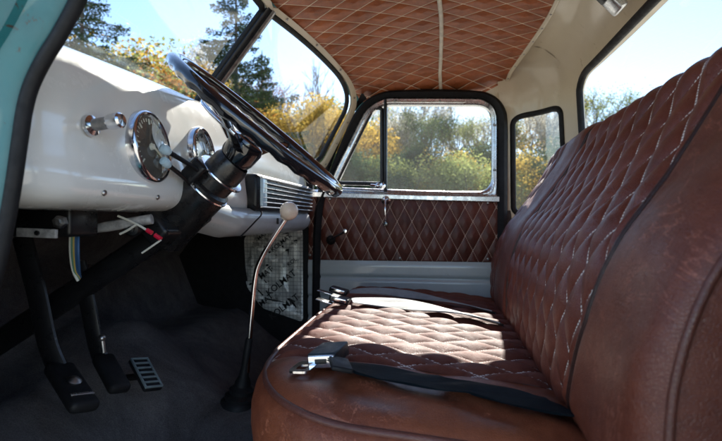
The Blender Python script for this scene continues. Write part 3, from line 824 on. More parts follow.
# cowl shelf between dash top and windshield
q = []
for k in range(61):
    Y = .53 + 1.36 * k / 60; a = dpt(min(max(Y, ysd[0]), ysd[-1]), 0)
    u = (Y - 1.22) / .665 if Y > 1.22 else (1.22 - Y) / .675; b = ws(min(abs(u), 1.06), 1.10, 1 if Y > 1.22 else -1)
    q += [a, a.lerp(b, .5) + V(0, 0, .002), b]
m = MB(); m.grid(q, 61, 3); m.build('dash_shelf', M['dash'], dash)
m = MB(); m.tube(spline([ws(u, 1.02, -1) + V(.03, 0, .008) for u in (.80, .6, .35, .1)], 6), .004, 8); m.build('shelf_trim', M['black'], dash)
for Y in (.66, .80, 1.06, 1.30, 1.52, 1.70):
    p = dpt(Y, len(ds) - 17); screw('screw', p + V(.001, 0, 0), V(1, 0, -.3), .0050, .0028, M['steel'], dash, dash)
# gauges
def gauge(px, py, X, r, dial, pale):
    c = on_x(px, py, X); ax = V(1, .10, .12).normalized(); m = MB()
    m.lathe([(r + .006, -.02), (r + .0065, .002), (r + .005, .006), (r + .002, .008), (r - .001, .006), (r - .002, .001), (r - .003, -.003)], c, ax, 48)
    bz = m.build('gauge', M['chrome'], dash, label='round gauge with dark dial' if not pale else 'round gauge with pale dial')
    m = MB(); m.lathe([(r - .003, -.002), (r * .5, -.0015), (0, -.0015)], c, ax, 48); sub(m.build('dial', dial, dash), bz)
    w = ax.cross(V(0, 0, 1)).normalized(); u = w.cross(ax).normalized(); mk = MB()
    for k in range(25):
        a = R(-130 + 260 * k / 24); L = .010 if k % 4 == 0 else .006; d1 = u * math.cos(a) + w * math.sin(a); R0 = r - .008
        p = c + ax * .0015 + d1 * (R0 - L / 2); mk.tube([p - d1 * L / 2, p + d1 * L / 2], .0009 if k % 4 else .0016, 4)
    sub(mk.build('dial_marks', M['mark'] if not pale else M['ink'], dash), bz)
    if not pale:
        for k in range(9):
            a = R(130 - 260 * k / 8); d1 = u * math.cos(a) - w * math.sin(a)
    nd = MB(); a = R(-118); d1 = u * math.cos(a) + w * math.sin(a); nd.tube([c + ax * .005 - d1 * .008, c + ax * .005 + d1 * (r - .022)], [.0022, .0008], 6); nd.lathe([(.006, 0), (.005, .006), (0, .007)], c, ax, 16)
    sub(nd.build('needle', M['mark'] if not pale else M['ink'], dash), bz)
    g = MB(); g.lathe([(r - .003, .004), (r * .6, .0055), (0, .006)], c, ax, 40); sub(g.build('gauge_glass', M['glass'], dash), bz)
gauge(151, 147, -.510, .058, M['dial'], False)
gauge(203, 153, -.510, .050, M['dial2'], True)
# pull knob
k0 = on_x(90, 126, -.512); ax = V(1, -.05, .12).normalized()
m = MB(); m.lathe([(.016, 0), (.015, .005), (.010, .008), (.0075, .010), (.0075, .030), (.0105, .033), (.0115, .037), (.0115, .052), (.009, .055), (0, .056)], k0, ax, 24); kn = m.build('pull_knob', M['chrome'], dash); m = MB(); m.lathe([(.0090, .005), (.0092, .010), (.0092, .034)], k0, ax, 20); sub(m.build('knob_shaft', M['steel'], dash), kn)
for px, py, X in ((214, 215, -.50), (262, 212, -.50)):
    pass
# radio grille with slats
gr0, gr1 = 1.20, 1.72
m = MB(); m.box((-.500, (gr0 + gr1) / 2, .655), (.05, gr1 - gr0, .100), bev=.014); gb = m.build('speaker_grille', M['black'], dash)
for k in range(7):
    z = .616 + .0128 * k; m = MB()
    path = [V(-.52, gr0 + .012, z), V(-.478, gr0 + .018, z), V(-.470, gr0 + .06, z), V(-.470, gr1 - .05, z), V(-.480, gr1 - .01, z), V(-.53, gr1 + .004, z)]
    m.tube(spline(path, 5), .0030, 8, flat=.8, up=(0, 0, 1)); sub(m.build('grille_slat', M['steel'], dash), gb)
m = MB(); m.box((-.474, gr0 + .03, .655), (.012, .034, .075), bev=.003); sub(m.build('grille_badge', M['bluewhite'], dash), gb)
# lower apron below the grille
q = []
for k in range(41):
    Y = 1.00 + .72 * k / 40
    for (x, z) in ((-.50, .612), (-.485, .600), (-.480, .580), (-.487, .560), (-.505, .546), (-.54, .538)):
        e = max(0, (1.10 - Y) / .10); q.append(V(x - .02 * e, Y, z + .02 * e))
m = MB(); m.grid(q, 41, 6); ap_ = m.build('lower_apron', M['silver'], dash, angle=180)
m = MB(); m.box((-.478, 1.36, .578), (.006, .007, .018), bev=.002); sub(m.build('slot', M['ink'], dash), ap_)
m = MB(); m.tube(spline([V(-.49, 1.20, .62), V(-.462, 1.19, .60), V(-.468, 1.155, .575), V(-.49, 1.12, .54)], 8), .0022, 6); tag(m.build('hanging_wire', M['rubber']), 'thin black wire hanging over the grey lower apron below the grille', 'wire')

# ------------------------------------------------------------------ steering wheel and column
WC = V(-.362, .925, .768); nW = V(.645, 0, .765).normalized(); tilt = V(.645, .022, .765).normalized()
nW = tilt; eu = nW.cross(V(0, 1, 0)).normalized(); ev = nW.cross(eu).normalized()
RW = .198
whl = thing('steering_wheel', 'glossy black steering wheel seen nearly edge-on above the column', 'steering wheel', tuple(WC))
def wp(a, r, h=0): return WC + (eu * math.cos(a) + ev * math.sin(a)) * r + nW * h
m = MB(); q = []
for i in range(128):
    a = 2 * math.pi * i / 128; rad = (eu * math.cos(a) + ev * math.sin(a)); c = WC + rad * RW
    for k in range(16):
        t = 2 * math.pi * k / 16
        rr = .0135 - (.0016 * (1 + math.cos(i * math.pi / 2)) if math.sin(t) < -.1 else 0)
        q.append(c + rad * math.cos(t) * rr + nW * math.sin(t) * rr)
m.grid(q, 128, 16, closeu=True, closev=True); m.build('rim', M['gblack'], whl, angle=180)
for a0 in (R(90), R(-90), R(0)):
    m = MB(); q = []
    for k in range(13):
        f = k / 12; r = .03 + (RW - .03) * f; h = -.055 * (1 - f) ** 1.3 - .004; w = .020 - .009 * math.sin(f * math.pi * .7); th = .006
        for dw, dh in ((-w, 0), (-w * .5, th), (w * .5, th), (w, 0), (w * .5, -th), (-w * .5, -th)):
            tang = -eu * math.sin(a0) + ev * math.cos(a0); q.append(wp(a0, r, h) + tang * dw + nW * dh)
    m.grid(q, 13, 6, closev=True); m.build('spoke', M['gblack'], whl, angle=60)
m = MB(); m.lathe([(.0, -.030), (.020, -.031), (.034, -.036), (.038, -.048), (.036, -.075), (.026, -.10), (0, -.10)], WC, nW, 36); m.build('hub', M['gblack'], whl)
m = MB(); m.lathe([(0, -.022), (.018, -.0235), (.024, -.030)], WC, nW, 36); m.build('horn_button', M['chrome'], whl)
m = MB(); hr = [wp(R(-100) + R(200) * k / 40, .115, -.030) for k in range(41)]; m.tube(hr, .0045, 10); m.build('horn_ring', M['chrome'], whl)

colm = thing('steering_column', 'thick black steering column jacket with chrome collar rings below the wheel', 'steering column')
CA = WC - nW * .095; CB = on_y(160, 236, .93)
cd = (CB - CA).normalized(); Lc = (CB - CA).length
m = MB(); m.lathe([(.034, -.01), (.038, 0), (.040, .03), (.041, .06), (.048, .065), (.050, Lc * .96), (.044, Lc), (.02, Lc + .01)], CA, cd, 36); m.build('jacket', M['colblack'], colm)
for d in (.030, .074):
    m = MB(); m.lathe([(.036, -.003), (.0505, -.0025), (.0515, 0), (.0505, .0025), (.036, .003)], CA + cd * d, cd, 36); m.build('collar_ring', M['chrome'], colm)
m = MB(); tc = CA + cd * .045; m.box(tc + V(-.02, -.035, .012), (.05, .035, .045), rot=cd.to_track_quat('Z', 'Y').to_matrix(), bev=.006); m.build('switch_housing', M['black'], colm)
CE = on_y(-20, 355, .93)
m = MB(); m.tube([CA.lerp(CB, .8), CB, CB.lerp(CE, .5), CE, CE + (CE - CB) * .25], .0265, 20); m.build('shaft', M['black'], colm)
m = MB(); m.box(CB + V(.03, -.02, .02), (.12, .07, .05), rot=cd.to_track_quat('Z', 'Y').to_matrix(), bev=.01); m.build('mounting_bracket', M['black'], colm)
# two stalks with pale tips
for (px, py, Yt, qx, qy, tipr) in ((167, 151, .80, 212, 181, .0095), (167, 164, .81, 196, 190, .0090)):
    tip = on_y(px, py, Yt); root = on_y(qx, qy, .90); m = MB(); m.tube([root, root.lerp(tip, .5) + V(0, 0, .003), tip], [.0055, .0042, .005], 10)
    st = m.build('control_stalk', M['black'], colm); m = MB(); dd = (tip - root).normalized(); m.lathe([(0, -.006), (.006, -.006), (tipr * .9, 0), (tipr, .006), (tipr * .85, .012), (0, .014)], tip, dd, 20); sub(m.build('stalk_tip', M['bluewhite'], colm), st)

# ------------------------------------------------------------------ pedals
def pad_frame(a, b):
    a, b = on_y(*a), on_y(*b); L = (b - a).normalized(); n = V(.80, -.25, .55); n = (n - L * n.dot(L)).normalized(); w = L.cross(n)
    return (a + b) / 2, Matrix((w, -L, n)).transposed(), (b - a).length
def pedal(nm, lab, arm_px, Y, pad_px, pad_size, matp, wd):
    t = thing(nm, lab, 'pedal')
    P = [on_y(x, y, Y) for x, y in arm_px]; m = MB(); m.tube(spline(P, 6), wd, 10, flat=.45, up=(0, 1, 0)); m.build('arm', M['black'], t)
    c, rot, LL = pad_frame(*pad_px)
    m = MB(); m.box(c, (pad_size, LL, .024), rot=rot, bev=.010); pd = m.build('pad', matp, t)
    return t, pd, c, rot
t, pd, c, rot = pedal('clutch_pedal', 'black rubber pedal nearest the driver door with worn raised centre', [(22, 236), (36, 290), (48, 345), (62, 378)], .80, ((58, 366, .80), (86, 409, .74)), .052, M['rubber'], .021)
m = MB(); m.lathe([(.012, 0), (.013, .004), (.008, .008), (0, .010)], c + rot @ V(0, 0, .010), rot @ V(0, 0, 1), 20); sub(m.build('pad_boss', M['steel'], t), pd)
m = MB(); m.box(c + rot @ V(.0, -.040, .0125), (.040, .006, .003), rot=rot, bev=.001); sub(m.build('worn_edge', M['alu'], t), pd)
t, pd, c, rot = pedal('brake_pedal', 'smooth dark rubber brake pedal between the clutch and ribbed accelerator', [(78, 262), (88, 305), (96, 345), (104, 366)], .93, ((102, 356, .93), (121, 391, .885)), .046, M['rubber'], .019)
m = MB(); b0 = on_y(102, 338, .90); m.tube([b0, b0 + V(.004, 0, -.03)], .005, 10); m.ball(b0, .008, 10); m.build('return_pin', M['steel'], t)
acc = thing('accelerator_pedal', 'ribbed grey rubber accelerator pedal on the dark floor', 'pedal')
c, rot, LL = pad_frame((136, 357, 1.03), (155, 393, .98))
m = MB(); m.box(c, (.046, .096, .012), rot=rot, bev=.005); pd = m.build('pad', M['rubber'], acc)
M['greyrub'] = simple('grey_rubber', (.15, .19, .20), .5, var=.3)
m = MB()
for (x, y, sx, sy) in ((-.020, 0, .004, .092), (.020, 0, .004, .092), (0, .044, .040, .004), (0, -.044, .040, .004)): m.box(c + rot @ V(x, y, .007), (sx, sy, .006), rot=rot, bev=.0015)
sub(m.build('pad_rim', M['greyrub'], acc), pd)
for k in range(5):
    m = MB(); m.box(c + rot @ V(0, -.0295 + .01475 * k, .007), (.036, .0045, .005), rot=rot, bev=.0012); sub(m.build('pad_rib', M['greyrub'], acc), pd)
m = MB(); m.tube([c + rot @ V(0, 0, -.004), c + V(-.08, .02, -.02)], .008, 8); m.build('linkage', M['black'], acc)

# ------------------------------------------------------------------ gear lever
gl_ = thing('gear_lever', 'bent chrome gear lever with round ivory knob rising from a black boot', 'gear lever')
GY = 1.22
P = [on_y(x, y, GY) for x, y in ((247, 372), (249, 345), (252, 310), (255, 280), (259, 264), (270, 243), (287, 217))]
m = MB(); m.tube(spline(P, 6), .0068, 14); m.build('shaft', M['chrome'], gl_)
kb = on_y(289, 211, GY); m = MB(); m.ball(kb, .0245, 28); m.lathe([(.010, -.026), (.013, -.022)], kb, (P[-1] - P[-2]).normalized() * 1, 16); m.build('knob', M['ivory'], gl_)
b = on_y(240, 402, GY); bt = on_y(249, 340, GY); ax = (bt - b).normalized()
m = MB(); L = (bt - b).length; pr_ = [(.056, -.03), (.052, .0), (.042, .010), (.043, .018), (.032, .026), (.033, .036), (.022, .046), (.021, .056), (.013, .072), (.0105, .10), (.010, L), (.008, L + .006)]
m.lathe(pr_, b, ax, 32); m.build('boot', M['rubber'], gl_)

# ------------------------------------------------------------------ seat belts
def strap(path, width, up, name, mat, parent, th=.0030, tw=None, nsub=10):
    P = spline(path, nsub); q, uv = [], []; n = len(P); s = 0
    for i, p in enumerate(P):
        T = (P[min(i + 1, n - 1)] - P[max(i - 1, 0)]).normalized(); u = Vector(up)
        if tw: u = Matrix.Rotation(tw(i / (n - 1)), 3, T) @ u
        w = T.cross(u).normalized(); nn = w.cross(T).normalized()
        if i: s += (p - P[i - 1]).length
        for k in range(9):
            f = k / 8 - .5; q.append(p + w * width * f + nn * (th + .0012 * math.sin(f * 9 + i * .3))); uv.append((f + .5, s / width))
        for k in range(9):
            f = .5 - k / 8; q.append(p + w * width * f - nn * th * .0); uv.append((f + .5, s / width))
    m = MB(); m.grid(q, n, 18, closev=True, uv=uv); return m.build(name, mat, parent, angle=60)
def on_seat(px, py, lift=.012):
    d = ray(px, py); t = .3
    for _ in range(2000):
        p = Vector((0, 0, CAMZ)) + d * t
        if p.z < ctop(p.x, max(p.y, Y0)) + lift: break
        t += .0015
    return p
nb = thing('seat_belt', 'dark navy lap belt with black and chrome buckle lying nearest on the seat', 'seat belt', group='lap belts lying on the bench seat')
bp = [on_seat(x, y, l) for x, y, l in ((333, 364, .030), (352, 368, .020), (380, 373, .016), (412, 379, .018), (440, 384, .020), (470, 388, .016), (500, 395, .016), (530, 402, .018), (556, 408, .018), (580, 414, .012))]
strap(bp, .058, (0, 0, 1), 'webbing', M['web'], nb)
bp_ = on_seat(327, 355, .022); bend = on_seat(345, 352, .022)
d1 = on_seat(338, 345, .02) - on_seat(316, 366, .02); d1.z = 0; d1.normalize(); d2 = V(-d1.y, d1.x, 0)
bc = on_seat(329, 354, .024)
rotb = Matrix((d1, d2, V(0, 0, 1))).transposed() @ Matrix.Rotation(R(-6), 3, 'X')
def bl(x, y, z): return bc + rotb @ V(x, y, z)
m = MB(); m.box(bc, (.082, .050, .024), rot=rotb, bev=.0035); bk = m.build('buckle', M['navy'], nb, label='dark navy buckle body with chrome release end')
m = MB(); m.box(bl(-.0425, 0, -.001), (.006, .046, .021), rot=rotb, bev=.002); sub(m.build('release_plate', M['chrome'], nb), bk)
m = MB(); m.box(bl(-.046, .0, 0), (.003, .020, .008), rot=rotb, bev=.001); sub(m.build('release_slot', M['black'], nb), bk)
tg = resample(rounded([bl(x, y, -.010) for x, y in ((-.078, .012), (-.072, .050), (-.012, .050), (-.018, .010))], .012, 6), 40)
ti = resample(rounded([bl(x, y, -.010) for x, y in ((-.064, .022), (-.061, .040), (-.036, .040), (-.038, .022))], .005, 6), 40)
m = MB(); pts = []
for a, b_ in zip(tg, ti): pts += [a, a + V(0, 0, .0035), b_ + V(0, 0, .0035), b_]
m.grid(pts, 40, 4, closeu=True, closev=True); m.build('latch_tongue', M['chrome'], nb)
tb = (bp[2] - bp[0]).normalized(); nb_ = tb.cross(V(0, 0, 1)).normalized(); m = MB(); m.box(bp[0] + tb * .012 + V(0, 0, .002), (.034, .062, .008), rot=Matrix((tb, nb_, tb.cross(nb_))).transposed(), bev=.003); m.build('webbing_sleeve', M['matte'], nb)

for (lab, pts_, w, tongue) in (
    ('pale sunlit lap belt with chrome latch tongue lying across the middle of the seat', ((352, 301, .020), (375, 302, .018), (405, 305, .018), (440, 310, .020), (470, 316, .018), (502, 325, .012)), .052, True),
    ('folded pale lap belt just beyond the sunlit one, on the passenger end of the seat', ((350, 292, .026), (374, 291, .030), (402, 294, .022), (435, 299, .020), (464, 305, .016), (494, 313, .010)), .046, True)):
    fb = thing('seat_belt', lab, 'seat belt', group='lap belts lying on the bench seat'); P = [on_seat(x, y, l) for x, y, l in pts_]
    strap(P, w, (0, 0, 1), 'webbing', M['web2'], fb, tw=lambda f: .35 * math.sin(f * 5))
    c = P[0] + V(-.035, 0, .004); rb = Matrix.Rotation(R(14), 3, 'Y')
    m = MB(); m.box(c, (.058, .044, .016), rot=rb, bev=.004); m.build('buckle', M['black'], fb)
    m = MB(); m.box(c + V(0, -.023, .002), (.045, .005, .012), rot=rb, bev=.002); m.build('release_plate', M['chrome'], fb)
    m = MB(); m.box(c + V(-.042, -.01, -.004), (.05, .034, .004), rot=rb, bev=.0015); m.build('latch_tongue', M['chrome'], fb)
# dark belt end at the far side of the cushion
fb = thing('seat_belt', 'small black belt end lying against the far door side of the seat', 'seat belt', group='lap belts lying on the bench seat')
P = [on_seat(x, y, .014) for x, y in ((388, 279), (420, 279), (450, 282), (478, 287))]
strap(P, .04, (0, 0, 1), 'webbing', M['rubber'], fb); m = MB(); m.box(P[0] + V(-.02, 0, .012), (.035, .03, .03), rot=Matrix.Rotation(R(25), 3, 'Y'), bev=.006); m.build('buckle', M['black'], fb)

# ------------------------------------------------------------------ under-dash hardware
br = thing('pedal_bracket', 'black pedal bracket with bare metal plate hanging under the dashboard', 'bracket')
m = MB(); a = on_y(40, 222, .70); m.box(a + V(0, .03, .0), (.12, .07, .05), bev=.008); m.build('bracket_body', M['black'], br)
m = MB(); a = on_y(37, 233, .66); m.box(a, (.070, .006, .014), rot=Matrix.Rotation(R(2), 3, 'Y'), bev=.001); pl = m.build('metal_plate', M['zinc'], br)
m = MB(); m.lathe([(.004, 0), (.004, .003), (0, .0035)], a + V(.004, -.003, 0), V(0, -1, 0), 6); sub(m.build('bolt', M['black'], br), pl)
m = MB(); m.lathe([(.010, 0), (.010, .010), (.006, .011), (.006, .016), (0, .017)], on_y(62, 222, .665), V(.2, -1, 0), 6); m.build('pivot_nut', M['steel'], br)
m = MB(); m.tube([on_y(86, 230, .80), on_y(105, 227, .80), on_y(152, 219, .82)], [.006, .0095, .0095], 12); tag(m.build('brake_rod', M['zinc']), 'short dull metal rod under the white dashboard', 'rod')
cl = [('wire_w', 0), ('wire_g', 1), ('wire_y', 2), ('wire_b', 3), ('wire_b', 4)]
wb = thing('wire_bundle', 'loop of green, white, yellow and blue wires hanging under the dashboard', 'wires')
for mm, k in cl:
    o = k * 1.9; P = [on_y(80 + o * .5, 206, .76), on_y(75 + o, 216, .74 + .003 * k), on_y(71 + o, 232, .735), on_y(70.5 + o, 252, .74 - .003 * k), on_y(73 + o * .8, 270, .745), on_y(78 + o * .3, 281 - k, .75 + .004 * k)]
    m = MB(); m.tube(spline(P, 8), .0024, 8); m.build('wire', M[mm], wb)
cn = thing('wire_connector', 'red spliced wire connector on white leads beside the column', 'connector')
m = MB(); m.tube(spline([on_y(118, 216, .80), on_y(130, 221, .80), on_y(140, 226, .80), on_y(148, 231, .80)], 5), .0022, 8); m.build('lead', M['wire_w'], cn)
m = MB(); m.tube(spline([on_y(120, 234, .80), on_y(128, 230, .80), on_y(137, 224, .80)], 5), .0022, 8); m.build('lead', M['wire_w'], cn)
for a, b in (((147, 230), (152, 233)), ((155, 235), (161, 239))):
    m = MB(); m.tube([on_y(*a, .80), on_y(*b, .80)], .0042, 10); m.build('red_sleeve', M['red'], cn)
m = MB(); m.tube([on_y(161, 240, .80), on_y(142, 253, .80)], .0018, 8); m.build('lead', M['wire_w'], cn)
m = MB(); c = on_y(133, 228, .82); m.lathe([(.016, -.012), (.017, 0), (.012, .008), (.006, .009), (.006, .016), (0, .017)], c, V(.3, -1, -.2), 20); tag(m.build('rod_clamp', M['black']), 'round black clamp at the end of the metal rod', 'clamp')
# ------------------------------------------------------------------ dome light
dl = thing('dome_light', 'small chrome and black light on the cream panel above the rear window', 'lamp')
p = shell(uofY(1.12), 1.17); c = on_x(608, -3, p.x - .0)
rotd = V(-.75, 0, -.66).to_track_quat('Z', 'Y').to_matrix()
m = MB(); m.box(c, (.05, .085, .022), rot=rotd, bev=.006); m.build('housing', M['alu'], dl)
m = MB(); m.box(c + rotd @ V(0, .012, .011), (.028, .034, .010), rot=rotd, bev=.003); m.build('switch', M['black'], dl)

# ------------------------------------------------------------------ truck nose outside
hood = thing('truck_hood', 'teal rounded hood beyond the windshield', 'hood', (-1.2, 1.2, .5))
q = []
for i in range(41):
    x = -1.30 - 1.1 * i / 40
    for j in range(41):
        t = -1 + 2 * j / 40; w = .60 - .22 * (i / 40) ** 1.5; y = 1.22 + t * w
        q.append(V(x, y, .835 - .09 * (i / 40) ** 2 - .05 * t * t - .38 * abs(t) ** 6))
m = MB(); m.grid(q, 41, 41); m.build('hood_skin', M['teal'], hood, angle=180)
q = []
for k in range(41):
    Y = .50 + 1.42 * k / 40; u = abs(Y - 1.22) / (.665 if Y > 1.22 else .675); b = ws(min(u, 1.07), 1.06, 1 if Y > 1.22 else -1) + V(-.02, 0, -.015)
    e = V(-1.31, 1.22 + (Y - 1.22) * .84, .825 - .05 * abs(Y - 1.22) - .25 * (abs(Y - 1.22) / .7) ** 6 * .2); q += [b, b.lerp(e, .5) + V(0, 0, .006), e]
m = MB(); m.grid(q, 41, 3); m.build('cowl_panel', M['teal'], hood, angle=180)
for s in (-1, 1):
    q = []
    for i in range(31):
        a = math.pi * i / 30
        for j in range(11): f = j / 10; q.append(V(-2.0 - .5 * math.cos(a), 1.22 + s * (.55 + .34 * f), -.1 + .52 * math.sin(a) - .10 * f * f))
    m = MB(); m.grid(q, 31, 11); m.build('fender', M['teal'], hood, angle=180)
m = MB(); m.box((-1.45, 1.22, -.05), (.05, 1.1, .9)); m.build('bulkhead', M['teal'], hood)

# ------------------------------------------------------------------ ground
GZ = -.62
gm = NT('grass_and_gravel'); o = gm.obj(); n1 = gm.noise(.25, 6, .7, o); n2 = gm.noise(9, 6, .7, o)
cc = gm.mix(gm.ramp(n1, [(.54, 0), (.66, 1)]), gm.ramp(n2, [(.3, (.38, .34, .27)), (.7, (.56, .52, .44))]), gm.ramp(n2, [(.3, (.05, .075, .02)), (.7, (.14, .15, .05))]))
gm.pr(cc, .95, 0, gm.bump(n2, .6, .03))
q = []
for i in range(81):
    for j in range(81):
        x = (i - 40) / 40; y = (j - 40) / 40; X = math.copysign(abs(x) ** 2.2, x) * 700; Y = math.copysign(abs(y) ** 2.2, y) * 700; r = math.hypot(X, Y)
        q.append(V(X, Y, GZ + (.15 * math.sin(X * .11) * math.cos(Y * .09) if r > 8 else 0)))
m = MB(); m.grid(q, 81, 81); g = m.build('ground', gm.m, angle=180); g['kind'] = 'structure'

# ------------------------------------------------------------------ trees
def foliage(name, c1, c2, trans=.35):
    t = NT(name); o = t.obj(); f = t.noise(1.1, 4, .7, o); col = t.ramp(f, [(.35, c1), (.65, c2)])
    fine = t.ramp(t.noise(9, 3, .7, o), [(.3, .6), (.7, 1.3)]); col = t.mix(1.0, col, col)
    mul = t.n('ShaderNodeVectorMath', operation='SCALE'); t.l(col, mul.inputs[0]); t.l(fine, mul.inputs['Scale'])
    d = t.n('ShaderNodeBsdfDiffuse'); tr = t.n('ShaderNodeBsdfTranslucent'); t.l(mul.outputs[0], d.inputs[0]); t.l(mul.outputs[0], tr.inputs[0])
    mx = t.n('ShaderNodeMixShader'); mx.inputs[0].default_value = trans; t.l(d.outputs[0], mx.inputs[1]); t.l(tr.outputs[0], mx.inputs[2]); t.l(mx.outputs[0], t.out.inputs[0]); return t.m
F = {'con': foliage('spruce_needles', (.018, .034, .018), (.060, .090, .040), .25),
     'gold': foliage('golden_leaves', (.34, .20, .03), (.66, .48, .12), .5),
     'rust': foliage('rust_leaves', (.26, .10, .02), (.46, .22, .05), .4),
     'green': foliage('olive_leaves', (.13, .17, .05), (.38, .40, .14), .5),
     'dark': foliage('dark_green_leaves', (.028, .055, .03), (.085, .13, .06), .3),
     'pale': foliage('pale_dry_leaves', (.45, .42, .33), (.70, .66, .56), .5)}
BARK = simple('bark', (.075, .058, .045), .9, var=.4, scale=8, bump=.6); PBARK = simple('pale_bark', (.22, .19, .16), .9, var=.3, scale=6, bump=.4)
def quads(C, S, name, mat, parent, asp=.6, droop=0):
    """leaf faces at centres C with sizes S, random facing"""
    n = len(C); a = rng.normal(size=(n, 3)); a[:, 2] *= .6; a /= np.linalg.norm(a, axis=1)[:, None]
    b = rng.normal(size=(n, 3)); b -= (b * a).sum(1)[:, None] * a; b /= np.linalg.norm(b, axis=1)[:, None]
    S = S[:, None]; a = a * S; b = b * S * asp
    vs = np.stack([C - a, C - b * 1, C + a, C + b], 1).reshape(-1, 3)
    me = bpy.data.meshes.new(name); me.vertices.add(4 * n); me.vertices.foreach_set('co', vs.astype(np.float32).ravel())
    me.loops.add(4 * n); me.loops.foreach_set('vertex_index', np.arange(4 * n, dtype=np.int32)); me.polygons.add(n)
    me.polygons.foreach_set('loop_start', np.arange(0, 4 * n, 4, dtype=np.int32)); me.update(calc_edges=True); me.materials.append(mat)
    o = bpy.data.objects.new(name, me); COL.objects.link(o); o.parent = parent; return o
def conifer(h, w, n=22000):
    t = thing('conifer', '', 'tree'); m = MB(); m.tube([V(0, 0, 0), V(0, 0, h * .5), V(0, 0, h)], [h * .012, h * .008, .02], 7)
    C, S = [], []; nb = 130
    for k in range(nb):
        f = (k + random.random()) / nb; z = h * (.06 + .92 * f); L = w * (1 - f) ** .85 * random.uniform(.65, 1.15) + .12; a = random.random() * 6.28
        dr = random.uniform(-.28, -.05); d = V(math.cos(a), math.sin(a), 0); P = []
        for j in range(7): g = j / 6; P.append(V(0, 0, z) + d * L * g + V(0, 0, L * (dr * g + .22 * g * g)))
        m.tube(P, [.03 * (1 - f) + .012] * 3 + [.012] * 4, 4, caps=False)
        cnt = int(n / nb * (L / w) * 1.9)
        for _ in range(cnt):
            g = random.random() ** .7; p = V(0, 0, z) + d * L * g + V(0, 0, L * (dr * g + .22 * g * g)); sd_ = V(-d.y, d.x, 0)
            p += sd_ * random.gauss(0, .11 * L * (1.15 - g) + .05) + V(0, 0, -abs(random.gauss(0, .10))); C.append(p); S.append(random.uniform(.03, .075))
    m.build('trunk', BARK, t); quads(np.array([tuple(p) for p in C]), np.array(S), 'crown', F['con'], t, .35); return t
def branchy(h, spread, leaf=None, nleaf=9000, bark=None, lsz=(.04, .09), depth=5, dens=3, lname='', taper=.55):
    t = thing(lname or 'leafy_tree', '', 'tree'); m = MB(); tips = []
    def grow(p, d, L, r, lev):
        P = [p]; q = p
        for _ in range(3):
            d = (d + V(random.gauss(0, .13), random.gauss(0, .13), random.gauss(.04, .08))).normalized(); q = q + d * L / 3; P.append(q)
            if lev <= 2: tips.append(q)
        m.tube(P, [r, r * .88, r * .75, r * .62], 5 if lev > 2 else 3, caps=False)
        if lev == 0: return
        for _ in range(dens + (1 if random.random() < .5 else 0)):
            a = random.random() * 6.28; s = random.uniform(.35, .85) * spread; nd = (d + V(math.cos(a) * s, math.sin(a) * s, random.uniform(-.1, .35))).normalized()
            st = P[random.choice((2, 3, 3))]; grow(st, nd, L * random.uniform(.58, .80), r * taper, lev - 1)
    grow(V(0, 0, 0), V(0, 0, 1), h * .30, h * .020, depth)
    m.build('trunk', bark or BARK, t)
    if leaf:
        T = np.array([tuple(p) for p in tips]); idx = rng.integers(0, len(T), nleaf); C = T[idx] + rng.normal(size=(nleaf, 3)) * h * .022
        quads(C, rng.uniform(lsz[0], lsz[1], nleaf), 'crown', leaf, t)
    return t
def bush(h, w, leaf, n=14000, lsz=(.04, .10)):
    t = thing('shrubby_tree', '', 'tree'); m = MB(); cl = []
    for k in range(34):
        a = random.random() * 6.28; rr = w * random.random() ** .6; z = h * random.uniform(.15, .95); rr *= (1 - (z / h - .45) ** 2 * 1.6); p = V(math.cos(a) * rr, math.sin(a) * rr, z)
        cl.append((p, random.uniform(.12, .26) * w)); m.tube([V(0, 0, 0), p * .55, p], [.05, .03, .01], 4, caps=False)
    m.build('trunk', BARK, t); i = rng.integers(0, len(cl), n); ctr = np.array([tuple(c[0]) for c in cl])[i]; rad = np.array([c[1] for c in cl])[i]
    v = rng.normal(size=(n, 3)); v /= np.linalg.norm(v, axis=1)[:, None]; v *= (rng.random(n) ** .45)[:, None] * rad[:, None] * 1.5
    C = ctr + v; C[:, 2] = np.maximum(C[:, 2], .05); quads(C, rng.uniform(lsz[0], lsz[1], n), 'crown', leaf, t); return t
def put(t, px, dist, lab, group, top=None, rz=None, base_h=None, scale=None):
    d = ray(px, 220); d = d / d.length; t.location = (d.x * dist, d.y * dist, GZ)
    t['label'] = lab
    if top is not None: Hh = (220 - top) / FPX * dist * (1 / math.sqrt(1 + ((px - 361) / FPX) ** 2)) + CAMZ - GZ; s = Hh / base_h; t.scale = (s, s, s)
    t.rotation_euler.z = rz if rz is not None else random.random() * 6; t['label'] = lab
    if group: t['group'] = group
    return t
def dup(t):
    c = t.copy(); COL.objects.link(c)
    for ch in t.children: k = ch.copy(); COL.objects.link(k); k.parent = c
    return c
cA = conifer(10, 3.8, 42000); cB = conifer(10, 3.2, 36000)
bareA = branchy(9, .75, None, depth=6, dens=2, lname='bare_tree', bark=BARK, taper=.64); bareB = branchy(9, .6, None, depth=6, dens=2, lname='bare_tree', bark=BARK, taper=.64)
rustT = branchy(8, .85, F['rust'], 16000, lsz=(.014, .034), lname='autumn_tree'); goldT = branchy(8, .85, F['gold'], 26000, lsz=(.018, .045), lname='autumn_tree')
paleT = branchy(9, .8, F['pale'], 15000, lsz=(.015, .04), bark=PBARK, lname='pale_tree'); grnT = branchy(8, .9, F['green'], 15000, lsz=(.018, .045), lname='green_tree'); drkT = branchy(8, .9, F['dark'], 24000, lsz=(.02, .05), lname='dark_tree')
bG = bush(3.2, 2.0, F['gold'], 22000, (.02, .05)); bR = bush(3.2, 2.0, F['rust'], 20000, (.02, .045)); bD = bush(3.5, 2.2, F['dark'], 30000, (.02, .05)); bO = bush(3.2, 2.0, F['green'], 24000, (.02, .05))
